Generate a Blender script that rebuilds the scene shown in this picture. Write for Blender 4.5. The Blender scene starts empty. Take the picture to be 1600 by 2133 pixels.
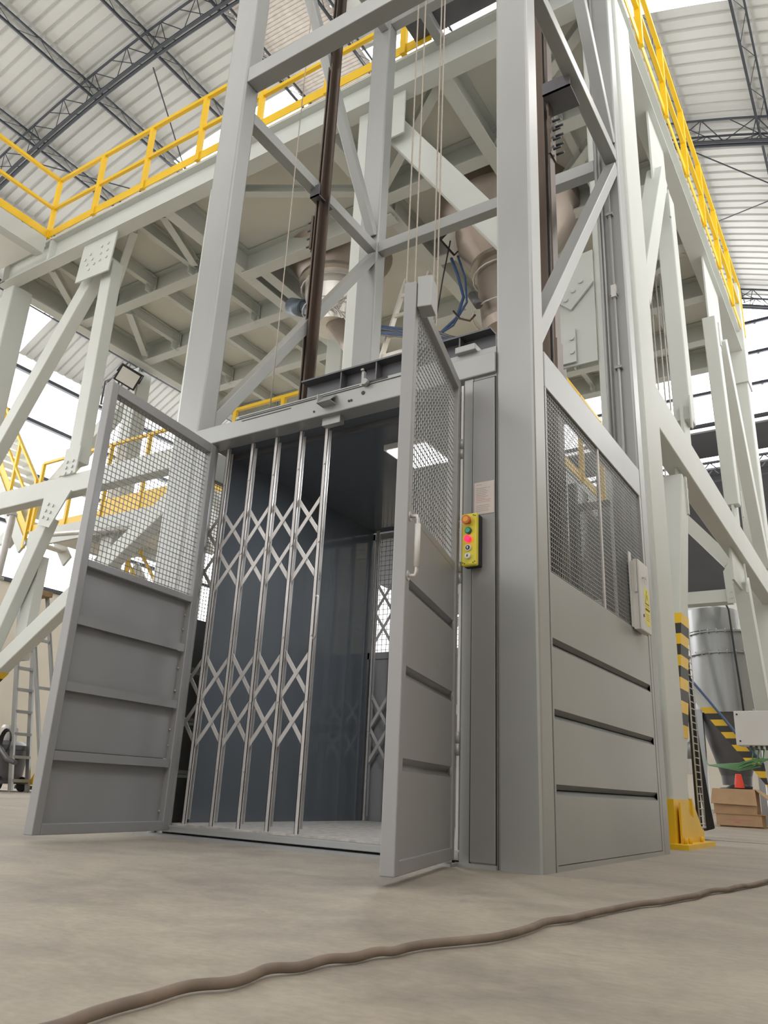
import bpy, bmesh, math, random
from mathutils import Vector, Matrix
random.seed(7)
S = bpy.context.scene
COL = S.collection
R = math.radians
# ---------------- camera ----------------
cam_d = bpy.data.cameras.new('camera'); cam = bpy.data.objects.new('camera', cam_d); COL.objects.link(cam)
cam_d.sensor_fit = 'HORIZONTAL'; cam_d.sensor_width = 36.0; cam_d.lens = 36.0 * 1630.56 / 1600.0
cam_d.clip_start = 0.02; cam_d.clip_end = 300
_a = Vector((0.84446422, 0.53366859, 0.04558517)); _b = Vector((0.14149885, -0.30436742, 0.94198649)); _c = Vector((-0.51658324, 0.78902364, 0.33254089))
m = Matrix((_a, _b, -_c)).transposed().to_4x4(); m.translation = Vector((1.2054, -3.0570, 0.28)); cam.matrix_world = m
S.camera = cam
# ---------------- world / exposure ----------------
w = bpy.data.worlds.new('World'); S.world = w; w.use_nodes = True
bg = w.node_tree.nodes['Background']; bg.inputs[0].default_value = (1.0, 0.985, 0.96, 1); bg.inputs[1].default_value = 1.75
S.view_settings.view_transform = 'Standard'; S.view_settings.look = 'None'; S.view_settings.gamma = 1.0
S.view_settings.use_curve_mapping = False; S.view_settings.exposure = 0.0
S.cycles.max_bounces = 9; S.cycles.diffuse_bounces = 8; S.cycles.glossy_bounces = 3; S.cycles.sample_clamp_indirect = 6
PANEL_E = 4.2; SKYL_E = 4.5; SIDE_E = 1.6
# ---------------- materials ----------------
def mat(name, col, rough=0.5, metal=0.0, var=0.06, scale=3.0, bump=0.0, emit=None, spec=0.5, stretch=None, coat=0.0):
    mt = bpy.data.materials.new(name); mt.use_nodes = True
    nt = mt.node_tree; b = nt.nodes['Principled BSDF']
    b.inputs['Roughness'].default_value = rough; b.inputs['Metallic'].default_value = metal
    b.inputs['Specular IOR Level'].default_value = spec; b.inputs['Coat Weight'].default_value = coat
    b.inputs['Base Color'].default_value = (*col, 1)
    if var > 0:
        tc = nt.nodes.new('ShaderNodeTexCoord'); n = nt.nodes.new('ShaderNodeTexNoise'); n.inputs['Scale'].default_value = scale
        n.inputs['Detail'].default_value = 5
        src = tc.outputs['Object']
        if stretch:
            mp = nt.nodes.new('ShaderNodeMapping'); mp.inputs['Scale'].default_value = stretch; nt.links.new(src, mp.inputs[0]); src = mp.outputs[0]
        nt.links.new(src, n.inputs['Vector'])
        r = nt.nodes.new('ShaderNodeValToRGB'); r.color_ramp.elements[0].position = .3; r.color_ramp.elements[1].position = .7
        r.color_ramp.elements[0].color = (*[max(0, c * (1 - var)) for c in col], 1); r.color_ramp.elements[1].color = (*[min(1, c * (1 + var)) for c in col], 1)
        nt.links.new(n.outputs['Fac'], r.inputs[0]); nt.links.new(r.outputs[0], b.inputs['Base Color'])
        if bump > 0:
            bp = nt.nodes.new('ShaderNodeBump'); bp.inputs['Strength'].default_value = bump; bp.inputs['Distance'].default_value = .01
            nt.links.new(n.outputs['Fac'], bp.inputs['Height']); nt.links.new(bp.outputs[0], b.inputs['Normal'])
    if emit:
        b.inputs['Emission Color'].default_value = (*emit[0], 1); b.inputs['Emission Strength'].default_value = emit[1]
    return mt
M = {}
M['tower'] = mat('grey_tower_paint', (0.345, 0.352, 0.345), .34, .3, .08, 1.2, stretch=(1, 1, .5))
M['door'] = mat('shaded_tower_paint', (0.30, 0.30, 0.305), .42, .2, .05, 2.0)  # tower paint again, darker so the doors' shade sits in the colour
M['slotd'] = mat('dark_slot', (0.03, 0.03, 0.03), .6, 0, 0)
M['white'] = mat('offwhite_steel_paint', (0.555, 0.575, 0.545), .5, 0, .04, 1.2)
M['deck'] = mat('pale_deck_plate', (0.74, 0.735, 0.69), .6, 0, .05, 1.0)
M['yellow'] = mat('yellow_paint', (0.80, 0.50, 0.015), .42, 0, .05, 3)
M['dark'] = mat('dark_truss_steel', (0.045, 0.05, 0.06), .5, .3, .1, 5)
M['chan'] = mat('dark_grey_channel', (0.13, 0.13, 0.14), .45, .4, .1, 4)
M['rail'] = mat('brown_guide_rail', (0.10, 0.075, 0.06), .35, .7, .25, 3, stretch=(1, 1, .2))
M['rope'] = mat('wire_rope', (0.38, 0.33, 0.28), .5, .4, .1, 30)
M['galv'] = mat('galvanised_steel', (0.56, 0.54, 0.53), .45, .35, .12, 6)
M['mesh'] = mat('backlit_mesh_wire', (0.22, 0.22, 0.225), .5, .4, 0)  # same wire as the tower-paint mesh, darkened to look backlit
M['cabin'] = mat('dark_glossy_cabin', (0.115, 0.128, 0.145), .1, .1, .04, 1.5)
M['roof'] = mat('roof_sheet_grey', (0.47, 0.47, 0.45), .5, .1, .05, .6)
M['cream'] = mat('cream_wall', (0.62, 0.57, 0.48), .8, 0, .08, .7)
M['steel'] = mat('stainless_steel', (0.55, 0.49, 0.43), .3, .85, .15, 2, stretch=(1, 1, .3))
M['steelb'] = mat('brown_stainless_steel', (0.33, 0.275, 0.235), .38, .55, .12, 2)
M['steelw'] = mat('bright_stainless', (0.78, 0.75, 0.70), .3, .6, .08, 3)
M['motor'] = mat('blue_grey_motor', (0.17, 0.21, 0.26), .4, .3, .1, 6)
M['cyc'] = mat('grey_collector_steel', (0.33, 0.34, 0.35), .3, .55, .12, 2, stretch=(2, 2, .3))
M['card'] = mat('cardboard', (0.46, 0.30, 0.175), .85, 0, .08, 5)
M['wood'] = mat('worn_plywood', (0.33, 0.22, 0.12), .8, 0, .3, 9)
M['black'] = mat('black_plastic', (0.02, 0.02, 0.022), .5, 0, .1, 8)
M['lampglass'] = mat('lamp_glass', (0.72, 0.72, 0.68), .25, 0, .02)
M['red'] = mat('orange_red_cone', (0.80, 0.06, 0.03), .5, 0, .05)
M['blue'] = mat('blue_hose', (0.05, 0.10, 0.22), .4, 0, .1)
M['green'] = mat('green_cable', (0.10, 0.25, 0.10), .5, 0, .1)
M['ctrl'] = mat('yellow_control_box', (0.75, 0.66, 0.06), .4, 0, .04)
M['paper'] = mat('printed_paper', (0.62, 0.55, 0.52), .7, 0, .04, 8)
M['ink'] = mat('grey_ink', (0.30, 0.27, 0.26), .8, 0, 0)
M['redink'] = mat('red_ink', (0.50, 0.22, 0.20), .8, 0, 0)
M['btn_o'] = mat('orange_button', (0.62, 0.14, 0.03), .35, 0, 0)
M['btn_y'] = mat('amber_button_cap', (0.80, 0.36, 0.04), .35, 0, 0)
M['btn_g'] = mat('green_button', (0.05, 0.42, 0.26), .3, 0, 0)
M['btn_gd'] = mat('dark_green_bezel', (0.01, 0.10, 0.06), .3, 0, 0)
M['btn_r'] = mat('lit_red_button', (0.85, 0.02, 0.06), .3, 0, 0, emit=((1, .02, .12), .9))
M['btn_w'] = mat('white_button', (0.75, 0.74, 0.72), .35, 0, 0)
M['sign'] = mat('yellow_sign', (0.80, 0.72, 0.10), .5, 0, 0)
M['hose'] = mat('dusty_brown_cable', (0.20, 0.155, 0.125), .75, 0, .25, 12)
M['boxw'] = mat('light_grey_enclosure', (0.60, 0.59, 0.57), .4, 0, .03)
M['checker'] = mat('cabin_checker_plate', (0.50, 0.47, 0.44), .5, .2, .25, 25, bump=.4)
M['ledp'] = mat('led_panel', (1, 1, 1), .5, 0, 0, emit=((.93, .97, 1), 9))
M['panelE'] = mat('translucent_wall_sheet', (.8, .8, .8), .5, 0, 0, emit=((1, .995, .98), PANEL_E))
M['sideE'] = mat('translucent_side_sheet', (.8, .8, .8), .5, 0, 0, emit=((1, .995, .98), SIDE_E))
M['skyE'] = mat('translucent_roof_sheet', (.8, .8, .8), .5, 0, 0, emit=((1, .97, .93), SKYL_E))
M['ventE'] = mat('dim_ridge_sheet', (.45, .41, .37), .6, 0, .15, 8, emit=((1, .90, .82), .12))
M['farroof'] = mat('dark_far_roof', (0.06, 0.06, 0.065), .7, 0, .1, 1)
M['stripe_black'] = mat('hazard_black', (0.035, 0.032, 0.03), .5, 0, 0)
# concrete floor
def floor_mat():
    mt = bpy.data.materials.new('concrete_floor'); mt.use_nodes = True; nt = mt.node_tree; b = nt.nodes['Principled BSDF']
    tc = nt.nodes.new('ShaderNodeTexCoord')
    def noise(sc, det, st=(1, 1, 1)):
        mp = nt.nodes.new('ShaderNodeMapping'); mp.inputs['Scale'].default_value = st; nt.links.new(tc.outputs['Object'], mp.inputs[0])
        n = nt.nodes.new('ShaderNodeTexNoise'); n.inputs['Scale'].default_value = sc; n.inputs['Detail'].default_value = det; n.inputs['Roughness'].default_value = .6
        nt.links.new(mp.outputs[0], n.inputs['Vector']); return n
    n1 = noise(1.1, 6, (1, 1.6, 1)); n2 = noise(9, 6); n3 = noise(90, 4); n4 = noise(38, 8, (1, 1.5, 1))
    r1 = nt.nodes.new('ShaderNodeValToRGB'); e = r1.color_ramp.elements
    e[0].position = .32; e[0].color = (0.275, 0.242, 0.21, 1); e[1].position = .68; e[1].color = (0.41, 0.365, 0.30, 1)
    e2 = r1.color_ramp.elements.new(.5); e2.color = (0.355, 0.315, 0.262, 1)
    nt.links.new(n1.outputs['Fac'], r1.inputs[0])
    r2 = nt.nodes.new('ShaderNodeValToRGB'); r2.color_ramp.elements[0].position = .35; r2.color_ramp.elements[0].color = (.86, .86, .87, 1); r2.color_ramp.elements[1].position = .7; r2.color_ramp.elements[1].color = (1.06, 1.05, 1.03, 1)
    nt.links.new(n2.outputs['Fac'], r2.inputs[0])
    mx = nt.nodes.new('ShaderNodeMixRGB'); mx.blend_type = 'MULTIPLY'; mx.inputs[0].default_value = 1
    nt.links.new(r1.outputs[0], mx.inputs[1]); nt.links.new(r2.outputs[0], mx.inputs[2])
    r4 = nt.nodes.new('ShaderNodeValToRGB'); r4.color_ramp.elements[0].position = .3; r4.color_ramp.elements[0].color = (.88, .88, .88, 1); r4.color_ramp.elements[1].position = .7; r4.color_ramp.elements[1].color = (1.08, 1.08, 1.08, 1)
    nt.links.new(n4.outputs['Fac'], r4.inputs[0]); mx4 = nt.nodes.new('ShaderNodeMixRGB'); mx4.blend_type = 'MULTIPLY'; mx4.inputs[0].default_value = 1; nt.links.new(mx.outputs[0], mx4.inputs[1]); nt.links.new(r4.outputs[0], mx4.inputs[2]); mx = mx4
    r3 = nt.nodes.new('ShaderNodeValToRGB'); r3.color_ramp.elements[0].position = .72; r3.color_ramp.elements[0].color = (0, 0, 0, 1); r3.color_ramp.elements[1].position = .8; r3.color_ramp.elements[1].color = (1, 1, 1, 1)
    nt.links.new(n3.outputs['Fac'], r3.inputs[0])
    mx2 = nt.nodes.new('ShaderNodeMixRGB'); mx2.inputs[2].default_value = (.55, .52, .47, 1); nt.links.new(r3.outputs[0], mx2.inputs[0]); nt.links.new(mx.outputs[0], mx2.inputs[1])
    nt.links.new(mx2.outputs[0], b.inputs['Base Color'])
    rr = nt.nodes.new('ShaderNodeMapRange'); rr.inputs['To Min'].default_value = .45; rr.inputs['To Max'].default_value = .75; nt.links.new(n2.outputs['Fac'], rr.inputs[0]); nt.links.new(rr.outputs[0], b.inputs['Roughness'])
    bp = nt.nodes.new('ShaderNodeBump'); bp.inputs['Strength'].default_value = .15; bp.inputs['Distance'].default_value = .01
    nt.links.new(n2.outputs['Fac'], bp.inputs['Height']); nt.links.new(bp.outputs[0], b.inputs['Normal'])
    return mt
M['floor'] = floor_mat()

# ---------------- mesh builder ----------------
V3 = Vector
class MB:
    def __init__(s): s.v = []; s.f = []; s.sm = []
    def add(s, vs, fs, smooth=False):
        n = len(s.v); s.v += [tuple(v) for v in vs]; s.f += [tuple(i + n for i in f) for f in fs]; s.sm += [smooth] * len(fs); return s
    def box(s, a, b):
        x0, y0, z0 = a; x1, y1, z1 = b
        s.add([(x0, y0, z0), (x1, y0, z0), (x1, y1, z0), (x0, y1, z0), (x0, y0, z1), (x1, y0, z1), (x1, y1, z1), (x0, y1, z1)],
              [(0, 3, 2, 1), (4, 5, 6, 7), (0, 1, 5, 4), (1, 2, 6, 5), (2, 3, 7, 6), (3, 0, 4, 7)]); return s
    def frame(s, p0, p1, up):
        p0 = V3(p0); p1 = V3(p1); d = (p1 - p0).normalized(); up = V3(up)
        if abs(d.dot(up.normalized())) > .99: up = V3((1, 0, 0)) if abs(d.x) < .9 else V3((0, 1, 0))
        r = d.cross(up).normalized(); u = r.cross(d).normalized(); return p0, p1, r, u
    def prism(s, p0, p1, prof, up=(0, 0, 1), smooth=False):   # prof: closed 2D polygon (r,u), ccw
        p0, p1, r, u = s.frame(p0, p1, up); n = len(prof)
        vs = [p0 + r * a + u * b for a, b in prof] + [p1 + r * a + u * b for a, b in prof]
        fs = [(i, (i + 1) % n, n + (i + 1) % n, n + i) for i in range(n)]
        k = len(s.v); s.add(vs, fs, smooth); s.add([], [])
        s.f.append(tuple(k + i for i in reversed(range(n)))); s.sm.append(False)
        s.f.append(tuple(k + n + i for i in range(n))); s.sm.append(False); return s
    def beam(s, p0, p1, w, h, up=(0, 0, 1), ch=0):
        a = w / 2; b = h / 2
        if ch: return s.prism(p0, p1, [(-a + ch, -b), (a - ch, -b), (a, -b + ch), (a, b - ch), (a - ch, b), (-a + ch, b), (-a, b - ch), (-a, -b + ch)], up)
        return s.prism(p0, p1, [(-a, -b), (a, -b), (a, b), (-a, b)], up)
    def ibeam(s, p0, p1, w, h, t=.012, tw=.01, up=(0, 0, 1)):
        MB.cnt = (getattr(MB, 'cnt', 0) * 7 + 5) % 31; dz = V3((0, 0, -.0006 * MB.cnt)); p0 = V3(p0) + dz; p1 = V3(p1) + dz
        p0_, p1_, r, u = s.frame(p0, p1, up)
        for k in (-1, 1):
            o = u * (k * (h / 2 - t / 2)); s.beam(p0_ + o, p1_ + o, w, t, u)
        s.beam(p0_, p1_, tw, h - 2 * t, u); return s
    def tube(s, pts, r, n=8, closed=False):
        pts = [V3(p) for p in pts]; N = len(pts); k = len(s.v); ref = None; vs = []
        for i, p in enumerate(pts):
            d = (pts[min(i + 1, N - 1)] - pts[max(i - 1, 0)]).normalized()
            if ref is None: ref = d.orthogonal().normalized()
            ref = (ref - d * ref.dot(d)); ref = ref.normalized() if ref.length > 1e-6 else d.orthogonal().normalized()
            q = d.cross(ref); rr = r[i] if isinstance(r, (list, tuple)) else r
            vs += [p + (ref * math.cos(2 * math.pi * j / n) + q * math.sin(2 * math.pi * j / n)) * rr for j in range(n)]
        fs = [(i * n + j, i * n + (j + 1) % n, (i + 1) * n + (j + 1) % n, (i + 1) * n + j) for i in range(N - 1) for j in range(n)]
        s.add(vs, fs, True)
        s.f += [tuple(k + j for j in reversed(range(n))), tuple(k + (N - 1) * n + j for j in range(n))]; s.sm += [False, False]; return s
    def cyl(s, p0, p1, r, n=16, r2=None): return s.tube([p0, p1], [r, r if r2 is None else r2], n)
    def plate(s, poly, thick):    # poly 3D ccw list, extruded along its normal
        P = [V3(p) for p in poly]; nn = (P[1] - P[0]).cross(P[2] - P[0]).normalized() * thick; n = len(P); k = len(s.v)
        s.add(P + [p + nn for p in P], [(i, (i + 1) % n, n + (i + 1) % n, n + i) for i in range(n)])
        s.f += [tuple(k + i for i in reversed(range(n))), tuple(k + n + i for i in range(n))]; s.sm += [False, False]; return s
    def build(s, name, mt, parent=None, bev=0, label=None, kind=None, smooth=None, loc=None):
        base = BASE.get(parent.name, V3((0, 0, 0))) if parent else (V3(loc) if loc is not None else V3((0, 0, 0)))
        me = bpy.data.meshes.new(name); me.from_pydata([tuple(V3(v) - base) for v in s.v], [], s.f); me.update()
        me.polygons.foreach_set('use_smooth', s.sm)
        me.materials.append(M[mt] if isinstance(mt, str) else mt)
        o = bpy.data.objects.new(name, me); COL.objects.link(o)
        if parent: o.parent = parent; BASE[o.name] = base
        elif loc is not None: o.location = base; BASE[o.name] = base
        if bev:
            b = o.modifiers.new('bevel', 'BEVEL'); b.width = bev; b.segments = 2; b.limit_method = 'ANGLE'
        if label: o['label'] = label
        if kind: o['kind'] = kind
        return o
BASE = {}
def bolt_parts(pts, nrm, name, mt, parent, r=.016, h=.012, n=8):
    nrm = V3(nrm).normalized(); first = None; p0 = V3(pts[0])
    for p in pts:
        p = V3(p)
        if first is None: first = MB().cyl(p, p + nrm * h, r, n).build(name, mt, parent)
        else:
            o = first.copy(); COL.objects.link(o); o.location = first.location + (p - p0)
def thing(name, label, cat, loc=(0, 0, 0), group=None):
    o = bpy.data.objects.new(name, None); COL.objects.link(o); o.location = loc; o.empty_display_size = .1; BASE[o.name] = V3(loc)
    o['label'] = label; o['category'] = cat
    if group: o['group'] = group
    return o
def tag(o, label, cat, group=None):
    o['label'] = label; o['category'] = cat
    if group: o['group'] = group
    return o
def B(name, mt, parent, a, b, bev=0, label=None): return MB().box(a, b).build(name, mt, parent, bev, label)
def struct(name, loc=(0, 0, 0)):
    o = bpy.data.objects.new(name, None); COL.objects.link(o); o.location = loc; BASE[o.name] = V3(loc); o['kind'] = 'structure'; return o
def wire_mesh(o, u, v, lu, lv, pitch, r=.0016):
    """woven mesh over rectangle o + [0..lu]u + [0..lv]v"""
    mb = MB(); o = V3(o); u = V3(u).normalized(); v = V3(v).normalized()
    nu = int(lu / pitch); nv = int(lv / pitch)
    for i in range(nu + 1):
        p = o + u * (i + .5) * lu / (nu + 1); mb.beam(p, p + v * lv, 2 * r, 2 * r, u)
    for j in range(nv + 1):
        p = o + v * (j + .5) * lv / (nv + 1); mb.beam(p, p + u * lu, 2 * r, 2 * r, v)
    return mb
def bolts(pts, nrm, r=.016, h=.012, n=8):
    mb = MB(); nrm = V3(nrm).normalized()
    for p in pts: mb.cyl(V3(p), V3(p) + nrm * h, r, n)
    return mb

# =============== FLOOR ===============
fl = MB().box((-18.3, -14, -.2), (3.3, 46, 0)).build('floor', 'floor'); fl['kind'] = 'structure'
MB().box((-1.6, 4.30, 0.0005), (3.0, 4.315, 0.002)).build('floor_joint', 'slotd', fl)

# =============== ROOF (barrel vault) ===============
XC, ZA, RR = -7.5, 14.2, 20.0; ZC = ZA - RR
def vz(x, off=0): return ZC + math.sqrt((RR - off) ** 2 - (x - XC) ** 2)
def vp(x, y, off=0):   # point on vault offset inward along the normal
    t = math.asin((x - XC) / RR); return V3((XC + (RR - off) * math.sin(t), y, ZC + (RR - off) * math.cos(t)))
ceiling = struct('ceiling')
PX = [-18.0, -16.6, -14.85, -13.06, -11.22, -9.44, -7.72, -5.94, -4.17, -2.4, -.75, .68, 2.0, 3.0]
ARC_Y = [-14.7, -8.5, -2.3, 3.93, 10.15, 16.35]
def sheet(x0, x1, y0, y1, name, mt, pitch=.25, d=.035):
    mb = MB(); ny = max(2, int(round((y1 - y0) / pitch))); na = 4; rows = []
    ys = []
    for i in range(ny):
        y = y0 + (y1 - y0) * i / ny; dy = (y1 - y0) / ny
        ys += [(y, 0), (y + dy * .68, 0), (y + dy * .76, d), (y + dy * .92, d)]
    ys.append((y1, 0))
    n = len(ys)
    vs = [vp(x0 + (x1 - x0) * k / na, y, -o) for k in range(na + 1) for y, o in ys]
    fs = [(k * n + i, k * n + i + 1, (k + 1) * n + i + 1, (k + 1) * n + i) for k in range(na) for i in range(n - 1)]
    mb.add(vs, fs); return mb.build(name, mt, ceiling)
Ycuts = [-14.7, -8.5, -6.2, -5.1, -2.3, 3.93, 6.25, 7.35, 10.15, 16.35, 17.0]
for j in range(len(Ycuts) - 1):
    y0, y1 = Ycuts[j], Ycuts[j + 1]
    for i in range(len(PX) - 1):
        if (y0, y1) in ((6.25, 7.35), (-6.2, -5.1)) and (y0 < 0 or i == 0 or i in (4, 5) or i >= 7): sheet(PX[i], PX[i + 1], y0, y1, 'skylight_sheet', 'skyE')  # the strip behind the camera is unseen, added for more top light
        elif i == 6 and y0 in (3.93, 6.25) : sheet(PX[i], PX[i + 1], y0, y1, 'ridge_sheet', 'ventE', .08, .02)
        else: sheet(PX[i], PX[i + 1], y0, y1, 'roof_sheet', 'roof')
def arch_truss(y):
    xs = [-18 + 21 * k / 44 for k in range(45)]
    mb = MB()
    for off, yy in ((.10, y - .23), (.10, y + .23), (.46, y - .05), (.46, y + .05)):
        mb.tube([vp(x, yy, off) for x in xs], .024 if off < .2 else .036, 6)
    t = mb.build('arch_truss', 'dark', ceiling)
    lb = MB()
    for k in range(44):
        a, b = (.10, .46) if k % 2 else (.46, .10)
        for sg in (-1, 1):
            ya = y + sg * (.23 if a < .3 else .05); yb = y + sg * (.23 if b < .3 else .05)
            lb.beam(vp(xs[k], ya, a), vp(xs[k + 1], yb, b), .014, .014)
            if k % 2: lb.beam(vp(xs[k], ya, a), vp(xs[k], y + sg * .05, .46), .014, .014)
        if k % 2 == 0: lb.beam(vp(xs[k], y - .23, .10), vp(xs[k + 1], y + .23, .10), .012, .012)
    lo = lb.build('lacing', 'dark', t); lo['kind'] = 'stuff'
for y in ARC_Y: arch_truss(y)
def purlin(x):
    t0 = math.asin((x - XC) / RR); mb = MB(); lb = MB()
    def q(dx, y, off): return vp(x + dx, y, off)
    for dx, off in ((-.10, .05), (.10, .05), (0, .24)):
        mb.beam(q(dx, -14.6, off), q(dx, 16.9, off), .034, .034)
    t = mb.build('purlin_truss', 'dark', ceiling)
    n = 64
    for k in range(n):
        y0 = -14.6 + 31.5 * k / n; y1 = y0 + 31.5 / n
        for dx in (-.10, .10):
            if k % 2: lb.beam(q(dx, y0, .05), q(0, y1, .24), .010, .010)
            else: lb.beam(q(0, y0, .24), q(dx, y1, .05), .010, .010)
    lo = lb.build('lacing', 'dark', t); lo['kind'] = 'stuff'
for x in PX[1:-1]: purlin(x)
for a, b in (((-13.1, 4, .7), (-9.4, 10, .7)), ((-9.4, 4, .7), (-13.1, 10, .7)), ((-.7, 10.4, .3), (2.6, 13.0, .3)), ((-.7, 13.0, .3), (2.6, 10.6, .3))):
    MB().tube([vp(*a), vp(*b)], .014, 6).build('sag_rod', 'dark', ceiling)

# =============== WALLS ===============
wl = MB().box((-18.3, -14.7, 0), (-18.05, 17, 5.0)).build('wall_left', 'cream'); wl['kind'] = 'structure'
for k in range(6):
    for i in range(4):
        y0 = -14.7 + k * 5.28; z0 = 5.0 + i * 1.5; z1 = min(z0 + 1.5, 11.0)
        MB().box((-18.15, y0 + .03, z0 + .03), (-18.1, y0 + 5.25, z1 - .03)).build('translucent_panel', 'panelE', wl)
for z in (5.0, 6.5, 8.0, 9.5, 10.85): MB().box((-18.1, -14.7, z - .05), (-17.98, 17, z + .05)).build('girt', 'dark', wl)
for k in range(7): MB().box((-18.1, -14.7 + k * 5.28 - .04, 5), (-18.0, -14.7 + k * 5.28 + .04, 11)).build('mullion', 'dark', wl)
# right wall (outside the view, closes the hall): translucent above, cream below
wr = MB().box((3.05, -14.7, 0), (3.3, 17, 5.0)).build('wall_right', 'cream'); wr['kind'] = 'structure'
for k in range(6):
    y0 = -14.7 + k * 5.28
    MB().box((3.1, y0 + .03, 5.03), (3.15, y0 + 5.25, 11.3)).build('translucent_panel', 'sideE', wr)
# far end wall: translucent gable above an open bay
wb = struct('wall_back', (0, 16.9, 0))
def gable_panel(x0, x1, z0):
    n = 6; P = [V3((x0, 16.95, z0)), V3((x1, 16.95, z0))] + [V3((x1 + (x0 - x1) * k / n, 16.95, vz(x1 + (x0 - x1) * k / n))) for k in range(n + 1)]
    return MB().plate(P, .05)
xs = [-18, -14.5, -11, -7.5, -4, -.5, 3]
for i in range(6): gable_panel(xs[i] + .03, xs[i + 1] - .03, 9.6).build('translucent_panel', 'panelE', wb)
for z in (9.6, 10.5, 11.4, 12.3): MB().box((-17.9 if z < 11 else -15.5, 16.84, z - .04), (3.0 if z < 11 else 1.5, 16.93, z + .04)).build('girt', 'dark', wb)
# neighbouring dark bay beyond
fr = struct('trim_1', (0, 17, 0))
def farz(y): return 9.5 - (y - 17) * .03
for a, b in ((17.1, 18.7), (19.5, 33.0), (34.6, 46)):
    MB().add([(-18.3, a, farz(a)), (3.3, a, farz(a)), (3.3, b, farz(b)), (-18.3, b, farz(b)), (-18.3, a, farz(a) + .05), (3.3, a, farz(a) + .05), (3.3, b, farz(b) + .05), (-18.3, b, farz(b) + .05)],
             [(0, 1, 2, 3), (7, 6, 5, 4), (0, 4, 5, 1), (2, 6, 7, 3)]).build('far_roof_sheet', 'farroof', fr)
for a, b in ((18.7, 19.5), (33.0, 34.6)):
    MB().box((-18.3, a, farz(a)), (3.3, b, farz(a) + .03)).build('far_skylight_strip', 'panelE', fr)
    for k, yy in enumerate((a + .15, b - .15)):
        mb = MB().beam((-18, yy, farz(a) - .1), (3, yy, farz(a) - .1), .06, .06).beam((-18, yy, farz(a) - .5), (3, yy, farz(a) - .5), .06, .06)
        for i in range(60): mb.beam((-18 + i * .35, yy, farz(a) - (.1 if i % 2 else .5)), (-17.65 + i * .35, yy, farz(a) - (.5 if i % 2 else .1)), .025, .025)
        mb.build('far_truss', 'dark', fr)
wf = MB().box((-18.3, 46, 0), (3.3, 46.2, 9.5)).build('wall_far', 'cream'); wf['kind'] = 'structure'
lt = MB().box((-9, 19.8, 4.75), (3.2, 20.1, 5.75)).build('trim_2', 'white'); lt['kind'] = 'structure'
for x in (-6.5, 2.9): MB().box((x, 19.8, 0), (x + .25, 20.1, 4.75)).build('post', 'white', lt)

# =============== LIFT TOWER ===============
TH = 8.6
tower = thing('lift_tower', 'grey painted steel goods-lift tower with four columns and diagonal bracing', 'lift', (-1.2, 1, 0))
CX0, CX1, CX2, CX3 = -2.41, -2.2, -.19, 0.0; CY0, CY1, CY2, CY3 = 0, .14, 1.82, 1.96
for (x0, x1, y0, y1) in ((CX0, CX1, CY0, CY1), (CX2, CX3, CY0, CY1), (CX0, CX1, CY2, CY3), (CX2, CX3, CY2, CY3)):
    B('column', 'tower', tower, (x0, y0, -.02), (x1, y1, TH), .014)
def tbeam(a, b, w=.1, h=.11, name='beam', up=(0, 0, 1)): return MB().beam(a, b, w, h, up).build(name, 'tower', tower, .006)
for z in (5.24, 8.0): tbeam((CX1, .07, z), (CX2, .07, z), .12, .14)
for z in (4.95, 7.78): tbeam((CX1, 1.88, z), (CX2, 1.88, z), .1, .11)
for x in (-2.26, -.055):
    for z in (4.95, 7.7): tbeam((x, CY1, z), (x, CY2, z), .09, .1)
    tbeam((x, CY1 - .02, 2.40), (x, CY2, 4.84), .085, .085, 'brace')
    tbeam((x, CY2, 5.08), (x, CY1, 7.55), .085, .085, 'brace')
# second-plane verticals and roof link plate at the platform level
B('landing_plate', 'chan', tower, (-2.25, 1.97, 8.10), (0.0, 2.42, 8.13))
for x in (-1.95, -.75): tbeam((x, 1.3, 8.05), (x, 2.45, 7.98), .1, .1, 'landing_joist')
# guide rails
def t_rail(x, sgn):
    mb = MB()
    mb.box((x - .008 if sgn > 0 else x - .008, .95, .1), (x + .008, 1.05, TH))
    mb.box((min(x, x + sgn * .062), .992, .1), (max(x, x + sgn * .062), 1.008, TH))
    mb.box((x - .035 * sgn - .006, .955, .1), (x - .035 * sgn + .006, 1.045, TH))
    r = mb.build('guide_rail', 'rail', tower, label='brown steel guide rail')
    for z in (4.35, 7.2, 2.6):
        pl = B('fishplate', 'rail', tower, (x - .05 * sgn - .02, .95, z), (x - .05 * sgn + .0, 1.05, z + .32))
    for z in (4.35, 7.2):
        bolt_parts([(x - .06 * sgn, yy, z + .04 + i * .08) for i in range(4) for yy in (.972, 1.028)], (-sgn, 0, 0), 'rail_bolt', 'dark', tower, .009, .055, 6)
t_rail(-2.195, 1); t_rail(-.27, -1)
for x0, x1 in ((-2.26, -2.17), (-.055, -.25)):
    for z in (4.86, 7.6):
        MB().box((min(x0, x1), .90, z - .05), (max(x0, x1), .91, z + .06)).box((min(x0, x1), .90, z - .05), (max(x0, x1), 1.10, z - .04)).build('rail_bracket', 'chan', tower)
for x, y in ((-2.3, 1.0), (-.09, 1.0)): pass
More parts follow.
